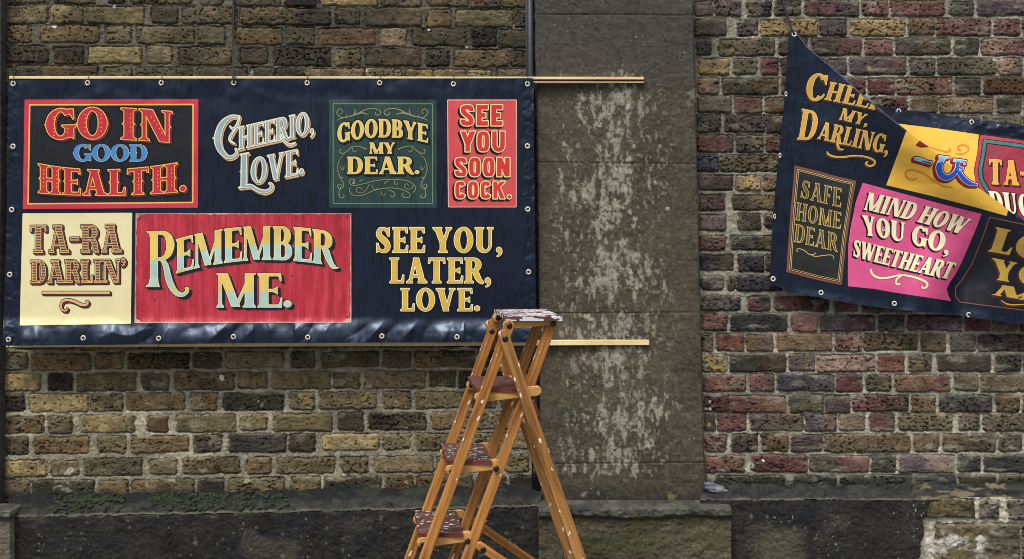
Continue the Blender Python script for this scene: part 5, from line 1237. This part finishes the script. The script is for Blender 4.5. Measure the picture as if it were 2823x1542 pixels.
def bolt_mesh():
    bm = bmesh.new(); r_ = 0.0078; prof = [(r_, 0), (r_, 0.0012), (r_ * .82, 0.002), (r_ * .62, 0.0032), (r_ * .35, 0.0042), (r_ * .3, 0.0038), (0.0005, 0.0038)]; n_ = 16; rings = []
    for (q, h) in prof: rings.append([bm.verts.new((q * math.cos(2 * math.pi * k / n_), -h, q * math.sin(2 * math.pi * k / n_))) for k in range(n_)])
    for A_, B_ in zip(rings, rings[1:]):
        for k in range(n_): bm.faces.new((A_[k], A_[(k + 1) % n_], B_[(k + 1) % n_], B_[k]))
    bmesh.ops.recalc_face_normals(bm, faces=bm.faces); me = bpy.data.meshes.new('bolt'); bm.to_mesh(me); bm.free(); me.polygons.foreach_set('use_smooth', [True] * len(me.polygons)); me.materials.append(M_IRON); return me
BOLT = bolt_mesh()
def bolt(x, z, off):
    o = bpy.data.objects.new('bolt', BOLT); C.objects.link(o); o.parent = lad; o.location = npt(x, z, off) - LL; o.rotation_euler = (0, 0, math.atan2(AX.y, AX.x) - math.pi / 2)
ZS = [1.1845 - 0.1885 * k for k in range(6)]
for sd in sides:
    o1, o2, o3, o4 = soff(sd, -0.012), soff(sd, 0.006), soff(sd, 0.023), soff(sd, 0.040)
    # front stile, tread bars, rear stile, back leg
    plank('stile', npt(bx(1.1845), 1.1845, o2), npt(bx(0.0), 0.0, o2), 0.0264, T1, M_WOOD, 0.014, 0.0, True, False)
    plank('stile', npt(bx(1.1845) + .1165, 1.187, o4), npt(bx(0.0) + .1165, 0.0, o4), 0.0264, T1, M_WOOD, 0.012, 0.0, True, False)
    for k, z in enumerate(ZS):
        e1 = 0.016 if k != 1 else 0.046
        plank('tread_bar', npt(bx(z), z, o3), npt(bx(z) + .1165, z + 0.0035, o3), 0.027 if k else 0.023, T2, M_BRK, 0.014, e1)
    plank('back_leg', npt(leg_top[0], leg_top[1], o1), npt(leg_top[0] + 0.319 * leg_top[1], 0.0, o1), 0.0276, T1, M_WOOD2, 0.018, 0.0, True, False)
    plank('spreader', npt(-0.080, 0.612, soff(sd, 0.004)), npt(0.245, 0.356, soff(sd, 0.004)), 0.0215, 0.012, M_WOOD, 0.014, 0.014)
for k, z in enumerate(ZS):
    inn = [0.0155] if True else []
    bolt(bx(z), z, -0.0025)                                  # heads on the near front stile
    bolt(bx(z) + .1165, z + .0035, 0.016)
    bolt(bx(z), z, WID - 0.030); bolt(bx(z) + .1165, z + 0.0035, WID - 0.0485)
bolt(leg_top[0] + 0.319 * 0.006, leg_top[1] - 0.006, -0.0205); bolt(-0.0745, 0.6055, -0.002); bolt(bx(1.145) , 1.145, WID - 0.0145)
def tread(k, z, mat):
    x0, x1 = bx(z) - 0.010, bx(z) + 0.1165 - 0.010; th = 0.0115; zt = z + (0.0135 if k else 0.0115) + th; i0, i1 = 0.017, WID - 0.017
    if k == 0: x0, x1, i0, i1 = bx(z) - 0.006, bx(z) + 0.1165 + 0.022, 0.006, WID + 0.004; zt = z + 0.0115 + th; 
    bm = bmesh.new(); nx, ny = 30, 40; hx = (x1 - x0); hy = (i1 - i0); rr = random.Random(k); top = []; bot = []
    for j in range(ny + 1):
        ta, tb = [], []
        for i in range(nx + 1):
            x = x0 + hx * i / nx; w_ = i0 + hy * j / ny
            ex = (0.0012 * vn(w_ * 90, 0.0, k + 1) * (i in (0, nx))) + 0.0
            rough = 0.0010 * float(fbm(np.array(x * 120), np.array(w_ * 50), 3, k)) * (1.6 if k == 0 else 0.6)
            edge = 0.0012 if (i in (0, nx) or j in (0, ny)) else 0
            pz = Vector((0, NY, 0)) + AX * w_; 
            ta.append(bm.verts.new((pz.x + x + float(ex) - LL.x, pz.y - LL.y, zt + rough - edge))); tb.append(bm.verts.new((pz.x + x + float(ex) - LL.x, pz.y - LL.y, zt - th)))
        top.append(ta); bot.append(tb)
    for j in range(ny):
        for i in range(nx):
            bm.faces.new((top[j][i], top[j][i + 1], top[j + 1][i + 1], top[j + 1][i])).material_index = 0
            bm.faces.new((bot[j][i], bot[j + 1][i], bot[j + 1][i + 1], bot[j][i + 1])).material_index = 1
    for j in range(ny):
        for a in (0, nx): bm.faces.new((top[j][a], top[j + 1][a], bot[j + 1][a], bot[j][a])).material_index = 1 if k else 0
    for i in range(nx):
        for b in (0, ny): bm.faces.new((top[b][i], bot[b][i], bot[b][i + 1], top[b][i + 1])).material_index = 1 if k else 2
    bmesh.ops.recalc_face_normals(bm, faces=bm.faces); me = bpy.data.meshes.new('tread'); bm.to_mesh(me); bm.free()
    link('tread', me, [mat, M_MAR, M_TOP], lad)
for k, z in enumerate(ZS): tread(k, z, M_TOP if k == 0 else (M_TRD2 if k == 1 else M_TRD))
plank('stop_block', npt(0.056, 0.985, 0.03), npt(0.070, 0.945, 0.03), 0.014, 0.012, M_MAR, 0.002, 0.002, False, False)

# ------------------------------------------------------------------ small things on the ledges
def lump(name, c, rx, ry, rz, mat, rough=0.25, seed=1, rot=0.0):
    bm = bmesh.new(); bmesh.ops.create_icosphere(bm, subdivisions=4, radius=1.0)
    for v in bm.verts:
        q = v.co.copy(); f = 1 + rough * float(fbm(np.array(q.x * 1.3 + seed), np.array(q.z * 1.3 + q.y), 3, seed)); q = q * f
        v.co = Vector((q.x * rx, q.y * ry, q.z * rz)); v.co.rotate(Matrix.Rotation(rot, 3, 'Y'))
    me = bpy.data.meshes.new(name); bm.to_mesh(me); bm.free(); me.polygons.foreach_set('use_smooth', [True] * len(me.polygons))
    o = link(name, me, mat); o.location = c; return o
m, n, p = new_mat('blue grey flint'); nz = noise(n, mapping(n, (1, 1, 1)), 40, 5, 0.6); r = ramp(n, nz.outputs[0], [(0.35, tuple(lin((58, 64, 72)))), (0.55, tuple(lin((96, 102, 108)))), (0.68, tuple(lin((150, 150, 146))))]); n.links.new(r.outputs[0], p.inputs['Base Color']); p.inputs['Roughness'].default_value = 0.45
setp(lump('flint_stone', P3(1972, 1349, -0.05), 0.040, 0.022, 0.016, m, 0.5, 4, 0.25), 'blue grey flint lying on the ledge beside the stone pilaster', 'stone')
m, n, p = new_mat('bleached twig'); nz = noise(n, mapping(n, (1, 1, 1)), 80, 3); r = ramp(n, nz.outputs[0], [(0.3, tuple(lin((150, 140, 112)))), (0.7, tuple(lin((206, 198, 170))))]); n.links.new(r.outputs[0], p.inputs['Base Color'])
setp(tube('twig', [P3(2120, 1371.5, -0.068), P3(2145, 1367.5, -0.068), P3(2176, 1363, -0.066)], [0.0018, 0.0022, 0.0014], m), 'short bleached twig lying on the ledge below the red brick wall', 'twig')
m, n, p = new_mat('dark moss'); nz = noise(n, mapping(n, (1, 1, 1)), 160, 5, 0.7); r = ramp(n, nz.outputs[0], [(0.3, tuple(lin((20, 26, 18)))), (0.5, tuple(lin((42, 54, 34)))), (0.75, tuple(lin((70, 84, 48))))]); n.links.new(r.outputs[0], p.inputs['Base Color']); p.inputs['Roughness'].default_value = 0.95; bump(n, p, nz.outputs[0], 0.9, 0.006); M_MOSS = m
bm = bmesh.new(); rr = random.Random(11)
for k in range(420):
    u = rr.choice([rr.uniform(410, 790), rr.uniform(430, 780), rr.uniform(150, 340)]); t = rr.choice([rr.uniform(-58, -36), rr.uniform(-50, -8)]); yl = float(YL(np.array(u))) - 0.004 - LEDGE * float(smooth(-70, 2, np.array(t)) ** 0.8)
    c = Vector(P3(u, 1427 - 0.0195 * u + t, yl)); s_ = rr.uniform(0.0022, 0.0085)
    g_ = bmesh.ops.create_icosphere(bm, subdivisions=2, radius=1.0)
    for v in g_['verts']:
        q = v.co * (1 + 0.35 * rr.uniform(-1, 1)); v.co = c + Vector((q.x * s_ * 1.15, q.y * s_, q.z * s_ * 0.8 + s_ * 0.2))
me = bpy.data.meshes.new('moss'); bm.to_mesh(me); bm.free(); me.polygons.foreach_set('use_smooth', [True] * len(me.polygons))
setp(link('moss', me, M_MOSS), 'dark green moss cushions along the ledge under the yellow brick wall', 'moss', kind='stuff')
m, n, p = new_mat('weed leaf'); nz = noise(n, mapping(n, (1, 1, 1)), 90, 3); r = ramp(n, nz.outputs[0], [(0.3, tuple(lin((70, 92, 48)))), (0.7, tuple(lin((128, 148, 88))))]); n.links.new(r.outputs[0], p.inputs['Base Color']); p.inputs['Roughness'].default_value = 0.6
wd_ = thing('weed', P3(20, 1422, -0.19), 'tiny pale green weed rooted at the left end of the ledge', 'plant'); co, fa = [], []
for k in range(16):
    a = rr.uniform(-2.6, -0.4) + math.pi; L_ = rr.uniform(0.010, 0.024); up = rr.uniform(0.2, 1.0); c0 = Vector((rr.uniform(-.012, .012), rr.uniform(-.008, .008), rr.uniform(0, .012)))
    d = Vector((math.cos(a), -abs(math.sin(a)) * .5, up)).normalized(); s_ = Vector((-d.z, 0, d.x)).normalized() * L_ * 0.28; b = len(co)
    co += [c0, c0 + d * L_ * .5 + s_, c0 + d * L_, c0 + d * L_ * .5 - s_ + Vector((0, -.002, 0))]; fa.append((b, b + 1, b + 2, b + 3))
me = bpy.data.meshes.new('leaves'); me.from_pydata(co, [], fa); link('leaves', me, m, wd_)
